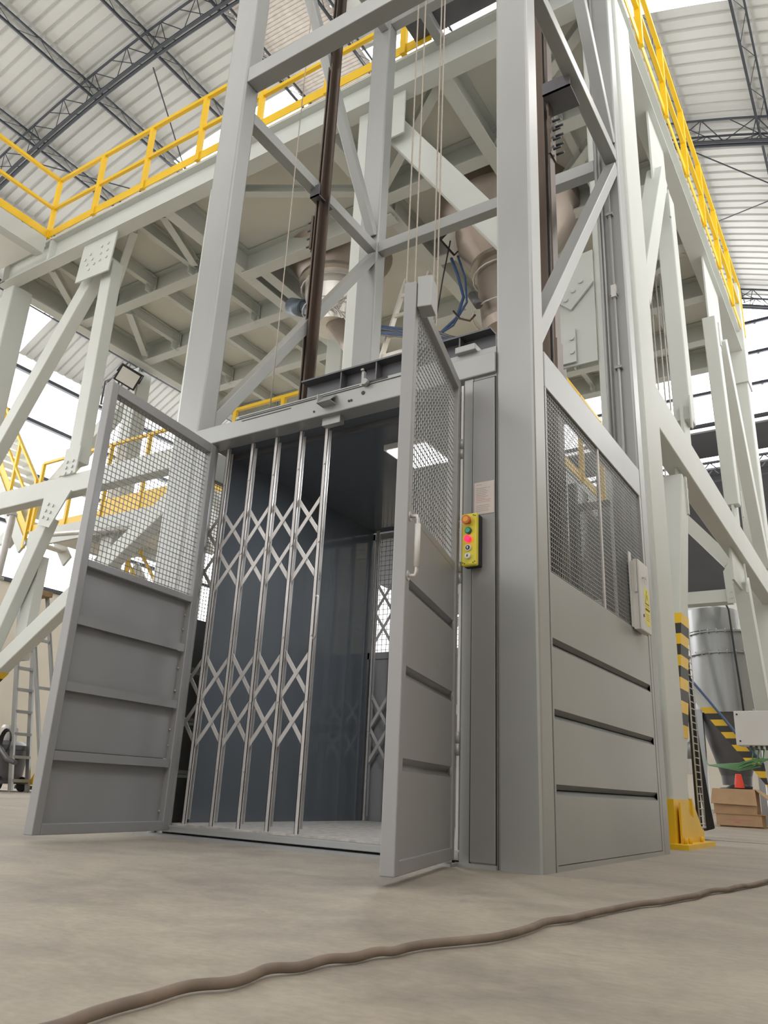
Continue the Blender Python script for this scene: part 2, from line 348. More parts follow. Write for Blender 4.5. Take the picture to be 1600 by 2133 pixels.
# ---- front lintel of the shaft ----
sh = thing('lift_shaft_front', 'grey steel front frame of the lift shaft around the door opening', 'door frame', (-1.2, 0, 0))
B('lintel', 'tower', sh, (-2.2, -.015, 2.19), (-.19, .10, 2.305), .006)
B('lintel_plate', 'tower', sh, (-1.87, -.02, 2.305), (-.62, .06, 2.322))
MB().box((-1.84, -.022, 2.31), (-.98, -.0155, 2.3135)).box((-1.82, -.0175, 2.285), (-1.45, -.0152, 2.289)).build('slot', 'slotd', sh)
MB().box((-.94, -.022, 2.31), (-.80, -.0155, 2.315)).box((-.94, -.022, 2.318), (-.80, -.0155, 2.3205)).build('slot', 'slotd', sh)
lb = MB().box((-1.22, -.075, 2.235), (-1.13, -.015, 2.24)).box((-1.22, -.075, 2.235), (-1.215, -.015, 2.29)).plate([(-1.22, -.075, 2.235), (-1.13, -.075, 2.235), (-1.13, -.02, 2.29), (-1.22, -.02, 2.29)], .003)
lb.build('lock_bracket', 'tower', sh)
MB().box((-1.245, .02, 2.145), (-1.125, .06, 2.19)).build('gate_catch', 'tower', sh)
MB().cyl((-.955, -.019, 2.262), (-.955, -.012, 2.262), .011, 12).cyl((-1.03, -.019, 2.235), (-1.03, -.012, 2.235), .007, 10).cyl((-1.045, -.019, 2.235), (-1.045, -.012, 2.235), .007, 10).cyl((-1.28, -.019, 2.225), (-1.28, -.012, 2.225), .006, 10).build('hole', 'slotd', sh)
MB().box((-.955, -.04, 2.30), (-.94, -.02, 2.39)).box((-.955, -.05, 2.38), (-.94, -.02, 2.39)).cyl((-.93, -.02, 2.31), (-.93, -.05, 2.31), .018, 10).build('switch_arm', 'tower', sh)
B('header_cover', 'tower', sh, (-.62, .0, 2.3), (-.19, .1, 2.34), .004)
B('switch_box', 'tower', sh, (-.40, -.03, 2.335), (-.29, .08, 2.37), .004)
# left jamb and right service panel
B('jamb', 'tower', sh, (-2.2, 0, 0), (-2.06, .06, 2.19), .004)
B('jamb', 'tower', sh, (-.36, 0, 0), (-.31, .12, 2.19), .004)
B('service_panel', 'tower', sh, (-.31, .004, 0), (-.19, .12, 2.3), .002)
B('service_cover', 'door', sh, (-.308, -.006, .02), (-.196, .004, 2.168), .0025)
MB().box((-.3125, -.002, .015), (-.308, .005, 2.173)).box((-.196, -.002, .015), (-.1915, .005, 2.173)).box((-.3125, -.002, 2.168), (-.1915, .005, 2.173)).build('cover_joint', 'slotd', sh)
B('jamb_strip', 'boxw', sh, (-.373, -.004, .06), (-.362, .02, 2.16))  # narrow pale strip along the right jamb
B('threshold', 'door', sh, (-2.2, -.07, 0), (-.36, .0, .012))
MB().box((-2.1, .0, .02), (-.36, .045, .05)).build('threshold_rail', 'tower', sh, .003)
MB().box((-2.1, .0, .0), (-.36, .2, .012)).build('sill_gap', 'slotd', sh)
B('plinth', 'tower', sh, (-.37, -.012, 0), (-.19, .0, .016))
MB().cyl((-2.12, -.02, .012), (-2.12, -.02, .03), .02, 10).cyl((-.39, -.04, .012), (-.39, -.04, .03), .02, 10).build('floor_pivot', 'boxw', sh)

# ---- side cladding of the shaft ----
def side_cladding(name, label, x, sg, box=True):
    """x: outer face, sg: +1 faces +x, -1 faces -x"""
    t = thing(name, label, 'panel', (x, 1, 0))
    def bx(nm, mt, y0, y1, z0, z1, d0=-.04, d1=0, bev=0):
        a, b = sorted((x + sg * d0, x + sg * d1)); return B(nm, mt, t, (a, y0, z0), (b, y1, z1), bev)
    Y0, Y1 = CY1, CY2
    bx('bottom_rail', 'tower', Y0, Y1, 0, .022, -.04, .0)
    bx('top_rail', 'tower', Y0, Y1, 2.135, 2.33, -.05, 0, .004)
    bx('stile', 'tower', Y1 - .04, Y1, .022, 2.135, -.05, 0)
    bx('stile', 'tower', Y0, Y0 + .015, .022, 2.135, -.05, 0)
    bx('mullion', 'galv', .945, .97, 1.22, 2.135, -.02, -.005)
    # pressed sheet: strips separated by v-shaped grooves
    zs = [.025, .285, .585, .885, 1.22]; y0 = Y0 + .018; y1 = Y1 - .045; g = .042; dp = .019
    X = lambda d: x + sg * d
    mb = MB()
    for i in range(4):
        za = zs[i] + (0 if i == 0 else g); zb = zs[i + 1]
        mb.box((min(X(-.012), X(-.002)), y0, za), (max(X(-.012), X(-.002)), y1, zb))
    mb.build('pressed_panel', 'tower', t)
    mb = MB()
    for z in zs[1:4]:
        P = [(X(-.002), z), (X(-dp), z + g * .42), (X(-dp), z + g * .50), (X(-.002), z + g)]
        ya, yb = y0 + .0, y1 - .03
        for k in range(3):
            mb.add([(P[k][0], ya, P[k][1]), (P[k][0], yb, P[k][1]), (P[k + 1][0], yb, P[k + 1][1]), (P[k + 1][0], ya, P[k + 1][1])], [(0, 1, 2, 3), (3, 2, 1, 0)])
        mb.add([(p[0], yb, p[1]) for p in P] , [(0, 1, 2, 3), (3, 2, 1, 0)])
        mb.box((min(X(-.012), X(-.002)), yb, z), (max(X(-.012), X(-.002)), y1, z + g))
    mb.build('groove', 'tower', t)
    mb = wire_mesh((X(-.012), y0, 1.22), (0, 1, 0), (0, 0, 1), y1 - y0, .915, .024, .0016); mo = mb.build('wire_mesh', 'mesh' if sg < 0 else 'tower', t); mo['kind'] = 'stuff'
    return t
side_cladding('side_cladding', 'grey pressed side cladding with mesh window, right face of lift', 0, 1)
side_cladding('side_cladding', 'grey cladding with mesh window on the far left side of the lift shaft', -2.41, -1)
# rear landing doors (closed)
rd = thing('rear_landing_door', 'grey mesh-topped rear landing doors seen through the lift cabin', 'door', (-1.2, 1.95, 0))
for x0, x1 in ((-2.18, -1.22), (-1.2, -.24)):
    for a, b in (((x0, 1.93, .03), (x0 + .05, 1.96, 2.2)), ((x1 - .05, 1.93, .03), (x1, 1.96, 2.2)), ((x0, 1.93, 2.15), (x1, 1.96, 2.2)), ((x0, 1.93, 1.2), (x1, 1.96, 1.25))): B('door_frame', 'door', rd, a, b)
    B('door_panel', 'door', rd, (x0 + .05, 1.94, .03), (x1 - .05, 1.95, 1.2))
    mo = wire_mesh((x0 + .05, 1.945, 1.25), (1, 0, 0), (0, 0, 1), .86, .9, .04).build('wire_mesh', 'mesh', rd); mo['kind'] = 'stuff'

# ---- electrical enclosure on side ----
eb = thing('switch_enclosure', 'pale grey electrical enclosure with yellow warning sign on side of lift', 'box', (0, 1.63, 1.2))
B('back_plate', 'boxw', eb, (0.001, 1.42, 1.215), (.006, 1.47, 1.665))
B('body', 'boxw', eb, (.004, 1.455, 1.205), (.038, 1.655, 1.615), .004)
B('lid', 'boxw', eb, (.038, 1.45, 1.20), (.052, 1.66, 1.62), .006)
B('lid', 'boxw', eb, (.02, 1.446, 1.42), (.038, 1.456, 1.62), .003)
MB().tube([(.052, 1.52, 1.52), (.066, 1.52, 1.52), (.068, 1.52, 1.508)], .004, 8).tube([(.060, 1.555 + .025 * math.cos(t / 6 * math.pi), 1.51 + .025 * math.sin(t / 6 * math.pi)) for t in range(0, 13)], .0010, 5).build('key_ring', 'galv', eb)
MB().cyl((.052, 1.50, 1.29), (.054, 1.50, 1.29), .010, 12).build('lock', 'slotd', eb)
ws = MB().box((.0521, 1.535, 1.245), (.0528, 1.635, 1.465)).build('warning_sign', 'sign', eb, label='yellow electrical hazard sign')
XS = .0529
def wt(y, z): return (XS, 1.585 + y, z)
def wq(d, pts): return [(XS + d, 1.585 + a, 1.415 + b) for a, b in pts]
MB().plate(wq(0, [(-.042, -.045), (.042, -.045), (0, .045)]), .0004).build('triangle', 'slotd', ws)
MB().plate(wq(.0006, [(-.034, -.039), (.034, -.039), (0, .035)]), .0004).build('triangle_face', 'sign', ws)
MB().plate(wq(.0012, [(-.003, .010), (-.008, -.008), (0, -.006), (-.005, -.026), (.010, -.003), (.001, -.004), (.006, .012)]), .0004).build('lightning_bolt', 'slotd', ws)
MB().box((XS, 1.54, 1.356), (XS + .0005, 1.63, 1.359)).box((XS, 1.55, 1.31), (XS + .0005, 1.62, 1.313)).box((XS, 1.55, 1.298), (XS + .0005, 1.617, 1.301)).box((XS, 1.55, 1.286), (XS + .0005, 1.62, 1.289)).box((XS, 1.55, 1.274), (XS + .0005, 1.615, 1.277)).build('small_print', 'redink', ws)
def text(s_, size, loc, rot, mt, parent, name='lettering', ext=.0004, align='CENTER'):
    c = bpy.data.curves.new(name, 'FONT'); c.body = s_; c.size = size; c.extrude = ext; c.align_x = align; c.align_y = 'CENTER'
    o = bpy.data.objects.new(name, c); COL.objects.link(o); dg = bpy.context.evaluated_depsgraph_get(); me = bpy.data.meshes.new_from_object(o.evaluated_get(dg))
    bpy.data.objects.remove(o); o = bpy.data.objects.new(name, me); COL.objects.link(o); me.materials.clear(); me.materials.append(M[mt])
    o.parent = parent; o.location = V3(loc) - BASE.get(parent.name, V3((0, 0, 0))); o.rotation_euler = rot; return o
text('ATENCION', .018, (XS + .0004, 1.585, 1.338), (R(90), 0, R(90)), 'slotd', ws)

# =============== LIFT CABIN ===============
cab = thing('lift_cabin', 'dark glossy lift cabin with lit ceiling panel behind the open doors', 'lift cabin', (-1.2, 1, .05))
B('cabin_floor', 'checker', cab, (-2.1, .06, .03), (-.33, 1.9, .058))
B('wall_panel', 'cabin', cab, (-2.13, .22, .05), (-2.1, 1.32, 2.2)); B('wall_panel', 'cabin', cab, (-2.13, 1.3206, .05), (-2.1, 1.86, 2.2))
B('wall_panel', 'cabin', cab, (-.40, .22, .05), (-.37, 1.86, 2.2))
B('cabin_ceiling', 'cabin', cab, (-2.13, .06, 2.2), (-.37, 1.9, 2.24))
for y in (.5, .85, 1.2, 1.55): B('stiffener', 'chan', cab, (-.37, y, .05), (-.345, y + .04, 2.2)); B('stiffener', 'chan', cab, (-2.16, y, .05), (-2.13, y + .04, 2.2))
B('front_return', 'chan', cab, (-2.1, .2, 2.17), (-.40, .22, 2.2))
B('corner_post', 'chan', cab, (-.37, .13, .05), (-.32, .22, 2.24))
B('header_channel', 'chan', cab, (-1.605, .30, 2.49), (-.33, .315, 2.615)); B('channel_flange', 'chan', cab, (-1.605, .235, 2.612), (-.33, .31, 2.622)); B('channel_flange', 'chan', cab, (-1.605, .235, 2.48), (-.33, .31, 2.49))
for x in (-1.31, -1.06, -.80, -.52): B('stiffener', 'chan', cab, (x, .24, 2.49), (x + .008, .30, 2.612))
for x in (-1.5, -.5): B('channel_foot', 'chan', cab, (x, .316, 2.24), (x + .06, .36, 2.5))
lp = B('light_fitting', 'boxw', cab, (-1.14, .49, 2.165), (-.85, .81, 2.2)); B('light_panel', 'ledp', lp, (-1.125, .505, 2.160), (-.865, .795, 2.1645))
LD = bpy.data.lights.new('cabin_light', 'AREA'); LD.shape = 'RECTANGLE'; LD.size = .26; LD.size_y = .29; LD.energy = 14; LD.color = (.93, .97, 1)
LO = bpy.data.objects.new('cabin_light', LD); COL.objects.link(LO); LO.location = (-.995, .65, 2.155)

# scissor gates
def gate(name, label, y, xs_, zb, zt, up, handle=None):
    t = thing(name, label, 'gate', (xs_[-1], y, 0))
    for i, x in enumerate(xs_):
        MB().box((x - .012, y - .012, zb), (x + .012, y - .009, zt)).box((x - .012, y - .012, zb), (x - .009, y + .004, zt)).box((x + .009, y - .012, zb), (x + .012, y + .0, zt)).build('picket', 'galv', t)
        MB().box((x - .008, y + .022, zb + .03), (x + .008, y + .025, zt - .02)).build('rear_picket', 'galv', t)
        bolt_parts([(x, y - .012, z) for z in (.33, .67, 1.0, 1.5, 1.95)], (0, -1, 0), 'rivet', 'galv', t, .006, .005)
    for z0, z1 in up:
        n = 2; h = (z1 - z0) / n
        for i in range(len(xs_) - 1):
            for k in range(n):
                a = (xs_[i], y + .003, z0 + k * h); b = (xs_[i + 1], y + .003, z0 + (k + 1) * h)
                MB().beam(a, b, .003, .022, (0, 1, 0) if 0 else (0, 0, 1)).build('lattice_bar', 'galv', t)
                a = (xs_[i], y + .008, z0 + (k + 1) * h); b = (xs_[i + 1], y + .008, z0 + k * h)
                MB().beam(a, b, .003, .022).build('lattice_bar', 'galv', t)
    if handle:
        x = xs_[-1]
        MB().tube([(x + .012, y - .012, handle[1]), (x + .035, y - .03, handle[1]), (x + .045, y - .035, handle[1] - .01), (x + .045, y - .035, handle[0] + .01), (x + .035, y - .03, handle[0]), (x + .012, y - .012, handle[0])], .005, 8).build('gate_handle', 'galv', t)
    return t
gate('scissor_gate', 'half-closed galvanised scissor gate behind the open left door', .1, [-2.2, -2.007, -1.812, -1.628, -1.445, -1.262], .05, 2.185, ((.45, .93), (1.30, 1.78)), (.98, 1.2))
gate('scissor_gate', 'galvanised scissor gate at the rear opening of the cabin', 1.87, [-2.06, -1.9, -1.74, -1.58, -1.42, -1.26], .06, 2.2, ((.45, .93), (1.30, 1.78)))

# =============== LANDING DOORS ===============
def leaf(name, label, A, Bp, outer_sign, h=2.16, z0=.028):
    A = V3((*A, 0)); Bp = V3((*Bp, 0)); L = (Bp - A).length; u = (Bp - A).normalized(); nrm = V3((u.y, -u.x, 0)) * outer_sign  # nrm: outer face side
    t = thing(name, label, 'door', (A.x, A.y, 0))
    def bx(nm, mt, u0, u1, n0, n1, za, zb, bev=0, par=None):
        P = [A + u * a + nrm * b + V3((0, 0, z)) for z in (za, zb) for a, b in ((u0, n0), (u1, n0), (u1, n1), (u0, n1))]
        mb = MB().add(P, [(0, 3, 2, 1), (4, 5, 6, 7), (0, 1, 5, 4), (1, 2, 6, 5), (2, 3, 7, 6), (3, 0, 4, 7)]); return mb.build(nm, mt, par or t, bev)
    T = .025
    bx('stile', 'door', 0, .045, -T, T, z0, h, .004); bx('stile', 'door', L - .045, L, -T, T, z0, h, .004)
    bx('rail', 'door', .045, L - .045, -T, T, z0, z0 + .045, .003); bx('rail', 'door', .045, L - .045, -T, T, h - .055, h, .003)
    bx('middle_rail', 'door', .045, L - .045, -T, T - .008, 1.20, 1.235, .003)
    # sheet with grooves pressed on the outer side, ribs on the inner side
    zs = [z0 + .045, .335, .632, .932, 1.215]; g = .040
    for i in range(4):
        za = zs[i] + (0 if i == 0 else g); bx('door_panel', 'door', .045, L - .045, .010, .016, za, zs[i + 1])
    for z in zs[1:4]:
        mb = MB(); prof = [(.016, z), (.0, z + g * .45), (.0, z + g * .50), (.016, z + g)]
        for k in range(3):
            a, b = prof[k], prof[k + 1]
            Q = [A + u * .06 + nrm * a[0] + V3((0, 0, a[1])), A + u * (L - .05) + nrm * a[0] + V3((0, 0, a[1])), A + u * (L - .05) + nrm * b[0] + V3((0, 0, b[1])), A + u * .06 + nrm * b[0] + V3((0, 0, b[1]))]
            mb.add(Q, [(0, 1, 2, 3), (3, 2, 1, 0)])
        for uu in (.06, L - .05):
            Q = [A + u * uu + nrm * a + V3((0, 0, b)) for a, b in prof]; mb.add(Q, [(0, 1, 2, 3), (3, 2, 1, 0)])
        mb.build('groove', 'door', t)
        # rib backing on inner side
        bx('rib', 'door', .05, L - .048, -.020, -.0135, z - .004, z + g * .9)
        bx('rib', 'door', .05, L - .048, -.0135, -.002, z + g * .78, z + g * .90)
    mb = wire_mesh(A + u * .045 + nrm * .0 + V3((0, 0, 1.235)), u, (0, 0, 1), L - .09, h - .055 - 1.235, .028, .0015 if outer_sign > 0 else .0018); mo = mb.build('wire_mesh', 'mesh' if outer_sign > 0 else 'tower', t); mo['kind'] = 'stuff'  # left leaf wires get the darker backlit tone, right leaf the plain paint
    bolt_parts([A + u * .052 + nrm * .008 + V3((0, 0, z)) for z in (.12, .44, .52, .72, .84, 1.05, 1.13)], -nrm, 'screw', 'galv', t, .005, .006)
    return t, A, u, nrm, L
tL, A, u, n_, L = leaf('landing_door', 'open left landing door showing its inner ribbed side', (-2.03, -.015), (-1.925, -.868), 1)
tR, A, u, n_, L = leaf('landing_door', 'open right landing door with pull handle and pressed grooves', (-.375, -.06), (-.160, -.86), -1, 2.15)
if n_.x < 0: print('WARN normal')
def loc(a, b, z): return A + u * a + n_ * b + V3((0, 0, z))
MB().tube([loc(L - .022, .025, 1.185), loc(L - .022, .05, 1.185), loc(L - .022, .055, 1.17), loc(L - .022, .055, .985), loc(L - .022, .05, .97), loc(L - .022, .025, .97)], .007, 8).cyl(loc(L - .022, .024, 1.185), loc(L - .022, .028, 1.185), .018, 10).cyl(loc(L - .022, .024, .97), loc(L - .022, .028, .97), .018, 10).build('pull_handle', 'galv', tR, label='steel pull handle with pale sleeve')
MB().tube([loc(L - .022, .055, 1.155), loc(L - .022, .055, 1.0)], .0105, 10).build('handle_sleeve', 'boxw', tR)
def lbx(nm, mt, a0, a1, b0, b1, z0, z1, par, bev=0):
    P = [loc(a, b, z) for z in (z0, z1) for a, b in ((a0, b0), (a1, b0), (a1, b1), (a0, b1))]
    return MB().add(P, [(0, 3, 2, 1), (4, 5, 6, 7), (0, 1, 5, 4), (1, 2, 6, 5), (2, 3, 7, 6), (3, 0, 4, 7)]).build(nm, mt, par, bev)
lbx('lock_box', 'tower', L - .085, L - .005, .026, .085, 2.035, 2.175, tR, .004)
for z in (.42, 1.15, 1.75):
    MB().cyl(loc(.0, .03, z), loc(.0, .03, z + .045), .011, 10).cyl(loc(.0, .03, z + .048), loc(.0, .03, z + .095), .011, 10).build('hinge', 'tower', tR)
for z in (.42, 1.15, 1.75): pass

# =============== CONTROL STATION ===============
cs = thing('control_station', 'yellow push button control station on the grey service panel', 'control box', (-.27, -.03, 1.35))
cx, zb, zt = -.292, 1.222, 1.462
hw = .037
B('back_box', 'black', cs, (cx - hw, -.045, zb), (cx + hw, -.008, zt), .004)
fcv = B('cover', 'ctrl', cs, (cx - hw - .001, -.072, zb - .002), (cx + hw + .001, -.045, zt + .002), .008)
fy = -.072
def button(z, r, d, mt, ring=None, rr=None):
    mb = MB()
    if ring: MB().cyl((cx, fy, z), (cx, fy - .010, z), rr, 24).build('bezel', ring, cs)
    return MB().cyl((cx, fy, z), (cx, fy - d, z), r, 24).build('button', mt, cs, .001)
es = MB().cyl((cx, fy, 1.425), (cx, fy - .014, 1.425), .012, 20).tube([(cx, fy - .014, 1.425), (cx, fy - .022, 1.425), (cx, fy - .034, 1.425)], [.016, .021, .020], 24).build('emergency_button', 'btn_o', cs, label='orange mushroom emergency button')
MB().cyl((cx, fy - .034, 1.425), (cx, fy - .036, 1.425), .013, 20).build('button_cap', 'btn_y', cs)
button(1.380, .0115, .014, 'btn_g', 'btn_gd', .0155)
button(1.340, .0150, .020, 'btn_r')
button(1.300, .0105, .012, 'black', 'btn_w', .0145)
button(1.262, .0130, .014, 'btn_w')
def arrow(z, d, sgn, mt):
    y = fy - d - .0006; P = [(-.0022, -.006), (.0022, -.006), (.0022, .001), (.0052, .001), (0, .0065), (-.0052, .001), (-.0022, .001)]
    mb = MB(); Q = [(cx + a, y, z + sgn * b) for a, b in (P if sgn > 0 else P[::-1])]; mb.plate(Q, .0004); mb.build('arrow', mt, cs)
arrow(1.300, .0125, 1, 'btn_w'); arrow(1.262, .0145, -1, 'slotd')
MB().cyl((cx - .028, fy - .0005, zb + .012), (cx - .028, fy + .001, zb + .012), .003, 8).cyl((cx - .020, fy - .0005, zb + .008), (cx - .020, fy + .001, zb + .008), .003, 8).cyl((cx + .022, fy - .0005, zb + .01), (cx + .022, fy + .001, zb + .01), .003, 8).cyl((cx + .030, fy - .0005, zb + .014), (cx + .030, fy + .001, zb + .014), .003, 8).cyl((cx + .022, fy - .0005, zt - .01), (cx + .022, fy + .001, zt - .01), .003, 8).cyl((cx + .030, fy - .0005, zt - .013), (cx + .030, fy + .001, zt - .013), .003, 8).cyl((cx - .03, fy - .0005, zt - .012), (cx - .03, fy + .001, zt - .012), .003, 8).build('cover_screw', 'slotd', cs)
# notice
nt_ = thing('paper_notice', 'pinkish printed instruction sheet taped above the yellow control station', 'notice', (-.25, -.008, 1.56))
B('sheet', 'paper', nt_, (-.298, -.0085, 1.475), (-.198, -.0075, 1.632))
mb = MB(); mr = MB()
for i in range(16):
    z = 1.618 - i * .0085; l_ = [.03, .0, .07, .05, .06, .055, .05, .06, .045, .075, .07, .0, .065, .07, .06, .065][i]
    if l_: (mr if 8 <= i <= 11 else mb).box((-.288, -.0089, z), (-.288 + l_, -.0085, z + .0016))
mb.build('printed_line', 'ink', nt_); mr.build('printed_line', 'redink', nt_)

# =============== ROPES ===============
def rope(x, y, z0, z1, label, r=.006):
    o = MB().tube([(x, y, z0 + (z1 - z0) * k / 6) for k in range(7)], r, 6).build('wire_rope', 'rope', None, loc=(x, y, z0)); return tag(o, label, 'rope', 'hoist ropes of the lift')
for x, y, z0, lb_ in ((-1.35, 1.0, 2.5, 'leftmost rope of the middle pair above the lift lintel'), (-1.28, 1.0, 2.5, 'second rope of the middle group, above the open right door'),
                     (-1.125, 1.0, 2.5, 'third hoist rope, left one of the close pair beside the near column'), (-1.095, 1.0, 2.5, 'rightmost hoist rope, right one of the close pair')):
    rope(x, y, z0, TH, lb_)
rope(-1.90, .3, 2.32, TH, 'thin single rope nearest the left column', .004)
rope(-2.27, 1.0, 2.6, TH, 'thin single rope left of the brown guide rail', .004)
# conduit on back right column
cd = thing('conduit', 'grey electrical conduit with clips running up the back right column', 'conduit', (-.1, 1.8, 1))
for x, z1 in ((-.085, 4.75), (-.14, 8.4), (-.165, 8.4)): MB().cyl((x, 1.80, .2), (x, 1.80, z1), .011 if x > -.1 else .008, 8).build('pipe', 'tower', cd)
for z in (2.4, 3.1, 3.7, 4.4): B('clip', 'tower', cd, (-.11, 1.785, z), (-.06, 1.825, z + .02))
B('coupling', 'galv', cd, (-.103, 1.783, 3.68), (-.067, 1.817, 3.78))

# =============== PLATFORM ===============
ZB, ZT, ZD = 7.6, 8.0, 7.98
PXL, PXR, PYF, PYB = -10.0, -.14, 2.43, 10.4
pf = thing('steel_platform', 'off-white steel platform on braced columns standing behind the lift', 'platform', (-5, 6, 0))
def P(name, mb, mt='white', bev=0, label=None): return mb.build(name, mt, pf, bev, label)
def girder(a, b, w=.2, h=.4, name='girder'): return P(name, MB().ibeam(a, b, w, h, .016, .012))
zc = (ZB + ZT) / 2
girder((PXL, PYF + .1, zc), (PXR - .02, PYF + .1, zc)); girder((PXR - .12, PYF, zc), (PXR - .12, PYB, zc), .24); girder((PXL + .1, PYF, zc), (PXL + .1, PYB, zc)); girder((PXL, PYB - .1, zc), (PXR, PYB - .1, zc))
for y in (3.9, 5.35, 6.75, 8.1, 9.4):
    if y in (5.35,): segs = ((PXL + .2, -6.35), (-3.6, PXR - .24))
    elif y == 3.9: segs = ((PXL + .2, -6.3), (-3.65, PXR - .24))
    else: segs = ((PXL + .2, PXR - .24),)
    for a, b in segs: girder((a, y, zc + .02), (b, y, zc + .02), .18, .36, 'cross_beam')
girder((-6.3, 4.2, zc), (-3.6, 4.2, zc), .2, .4, 'cross_beam')
for x, ya_ in ((-6.3, PYF + .2), (-6.0, 4.2), (-3.65, PYF + .2), (-2.0, PYF + .2)): girder((x, ya_, zc + .01), (x, PYB - .2, zc + .01), .18, .38, 'main_joist')
YS = [PYF + .1, 3.9, 5.35, 6.75, 8.1, 9.4, PYB - .1]
for x in (-8.95, -8.0, -7.05, -5.0, -2.85, -1.15):
    for i in range(6):
        if x == -5.0 and i in (0, 1, 2, 3): continue
        if x == -2.85 and i in (1, 2, 3): continue
        ya, yb = YS[i] + .03, YS[i + 1] - .03
        P('joist', MB().ibeam((x, ya, ZT - .13), (x, yb, ZT - .13), .09, .2, .01, .008))
        P('joist_cleat', MB().box((x - .006, yb - .16, ZB + .03), (x + .006, yb, ZT)).box((x - .05, yb - .012, ZB + .03), (x + .05, yb, ZT - .02)))
def hbrace(a, b): P('horizontal_brace', MB().ibeam((*a, ZB + .14), (*b, ZB + .14), .11, .12, .01, .008))
hbrace((-6.5, 2.7), (-6.9, 3.7)); hbrace((-5.7, 2.62), (-3.75, 3.72)); hbrace((-8.85, 4.1), (-9.7, 5.2)); hbrace((-9.0, 2.7), (-9.7, 3.7)); hbrace((-7.1, 2.7), (-8.8, 3.7)); hbrace((-.5, 4.0), (-1.9, 5.2)); hbrace((-3.5, 3.75), (-2.1, 2.7)); hbrace((-.45, 6.9), (-1.9, 7.9)); hbrace((-.4, 2.75), (-1.9, 3.8))
P('deck_plate', MB().box((PXL, PYF, ZT + .004), (-6.2, PYB, ZT + .024)), 'deck'); P('deck_plate', MB().box((-6.198, PYF, ZT + .004), (PXR, PYB, ZT + .024)), 'deck')
# columns
def col(x0, x1, y0, y1, z1=ZB, base=True):
    P('column', MB().box((x0, y0, 0), (x1, y1, z1 + .03)), 'white', .02)
col(-3.08, -2.86, 2.56, 2.76); col(-5.45, -5.2, 2.56, 2.8); col(-10.05, -9.75, 2.56, 2.9)
col(-.45, -.11, 2.56, 3.05, ZB)
for x0 in (-.45, -5.45, -10.1): col(x0, x0 + .33, 9.95, 10.3, ZB + (1.3 if x0 > -1 else 0))
P('column_flange', MB().box((-.46, 9.9, 7.0), (-.1, 10.34, 8.95)))
# front frame: horizontal beam, posts and braces (plane y = 2.6)
FY = 2.72
def fb(a, b, w=.26, h=.18, name='frame_beam'): return P(name, MB().beam((a[0], FY, a[1]), (b[0], FY, b[1]), w, h, (0, 1, 0)), 'white', .012)
fb((-10.0, 3.8), (-5.45, 3.8)); fb((-5.1, 3.8), (-3.1, 3.8)); fb((-2.8, 3.8), (-.8, 3.8))
fb((-7.47, 7.25), (-7.42, 4.1), .23, .18, 'brace'); fb((-7.80, 7.25), (-9.85, 4.0), .24, .18, 'brace')
fb((-7.78, 3.42), (-9.2, .1), .21, .15, 'brace'); fb((-5.45, 3.30), (-9.75, .50), .21, .16, 'brace')
fb((-5.1, 3.45), (-3.1, .35), .22, .18, 'brace')
fb((-2.68, 7.35), (-.66, 4.35), .27, .2, 'brace')
P('brace', MB().box((-8.2, 2.82, 1.60), (-7.99, 2.95, 2.95)))
def gusset(poly, y, th=.02, bl=()):
    P('gusset_plate', MB().plate([(a, y + th, b) for a, b in poly], th))
    if bl: bolt_parts([(a, y - .001, b) for a, b in bl], (0, -1, 0), 'gusset_bolt', 'white', pf, .022, .014)
def grid(cx_, cz_, ang, nx, nz, dx, dz):
    c, s_ = math.cos(ang), math.sin(ang)
    return [(cx_ + c * (i - (nx - 1) / 2) * dx - s_ * (j - (nz - 1) / 2) * dz, cz_ + s_ * (i - (nx - 1) / 2) * dx + c * (j - (nz - 1) / 2) * dz) for i in range(nx) for j in range(nz)]
gusset([(-7.98, 6.98), (-7.25, 6.95), (-7.2, 7.6), (-7.93, 7.6)], 2.50, .02, grid(-7.42, 7.32, .05, 2, 3, .14, .12) + grid(-7.72, 7.25, .55, 2, 3, .12, .12))
gusset([(-7.56, 3.92), (-7.27, 3.92), (-7.25, 4.3), (-7.55, 4.3)], 2.60, .02, grid(-7.41, 4.02, 0, 2, 3, .12, .08))
gusset([(-7.85, 3.30), (-7.6, 3.22), (-7.28, 3.68), (-7.83, 3.68)], 2.60, .02, grid(-7.68, 3.45, -.35, 2, 3, .11, .09))
gusset([(-2.82, 7.0), (-2.42, 7.0), (-2.42, 7.6), (-2.82, 7.6)], 2.5)
gusset([(-1.02, 3.66), (-.45, 3.66), (-.45, 4.75), (-.72, 4.72), (-1.0, 4.35)], 2.55, .02)
gusset([(-.98, 3.68), (-.62, 3.68), (-.62, 4.0), (-.98, 4.0)], 2.52, .02, grid(-.78, 3.84, 0, 3, 2, .13, .13))
_q = grid(-.68, 4.42, -.75, 2, 2, .36, .30); gusset([_q[0], _q[2], _q[3], _q[1]], 2.52, .02, grid(-.68, 4.42, -.75, 2, 3, .16, .10))
P('stiffener', MB().box((-8.75, PYF - .0, ZB + .02), (-8.70, PYF + .1, ZT)))
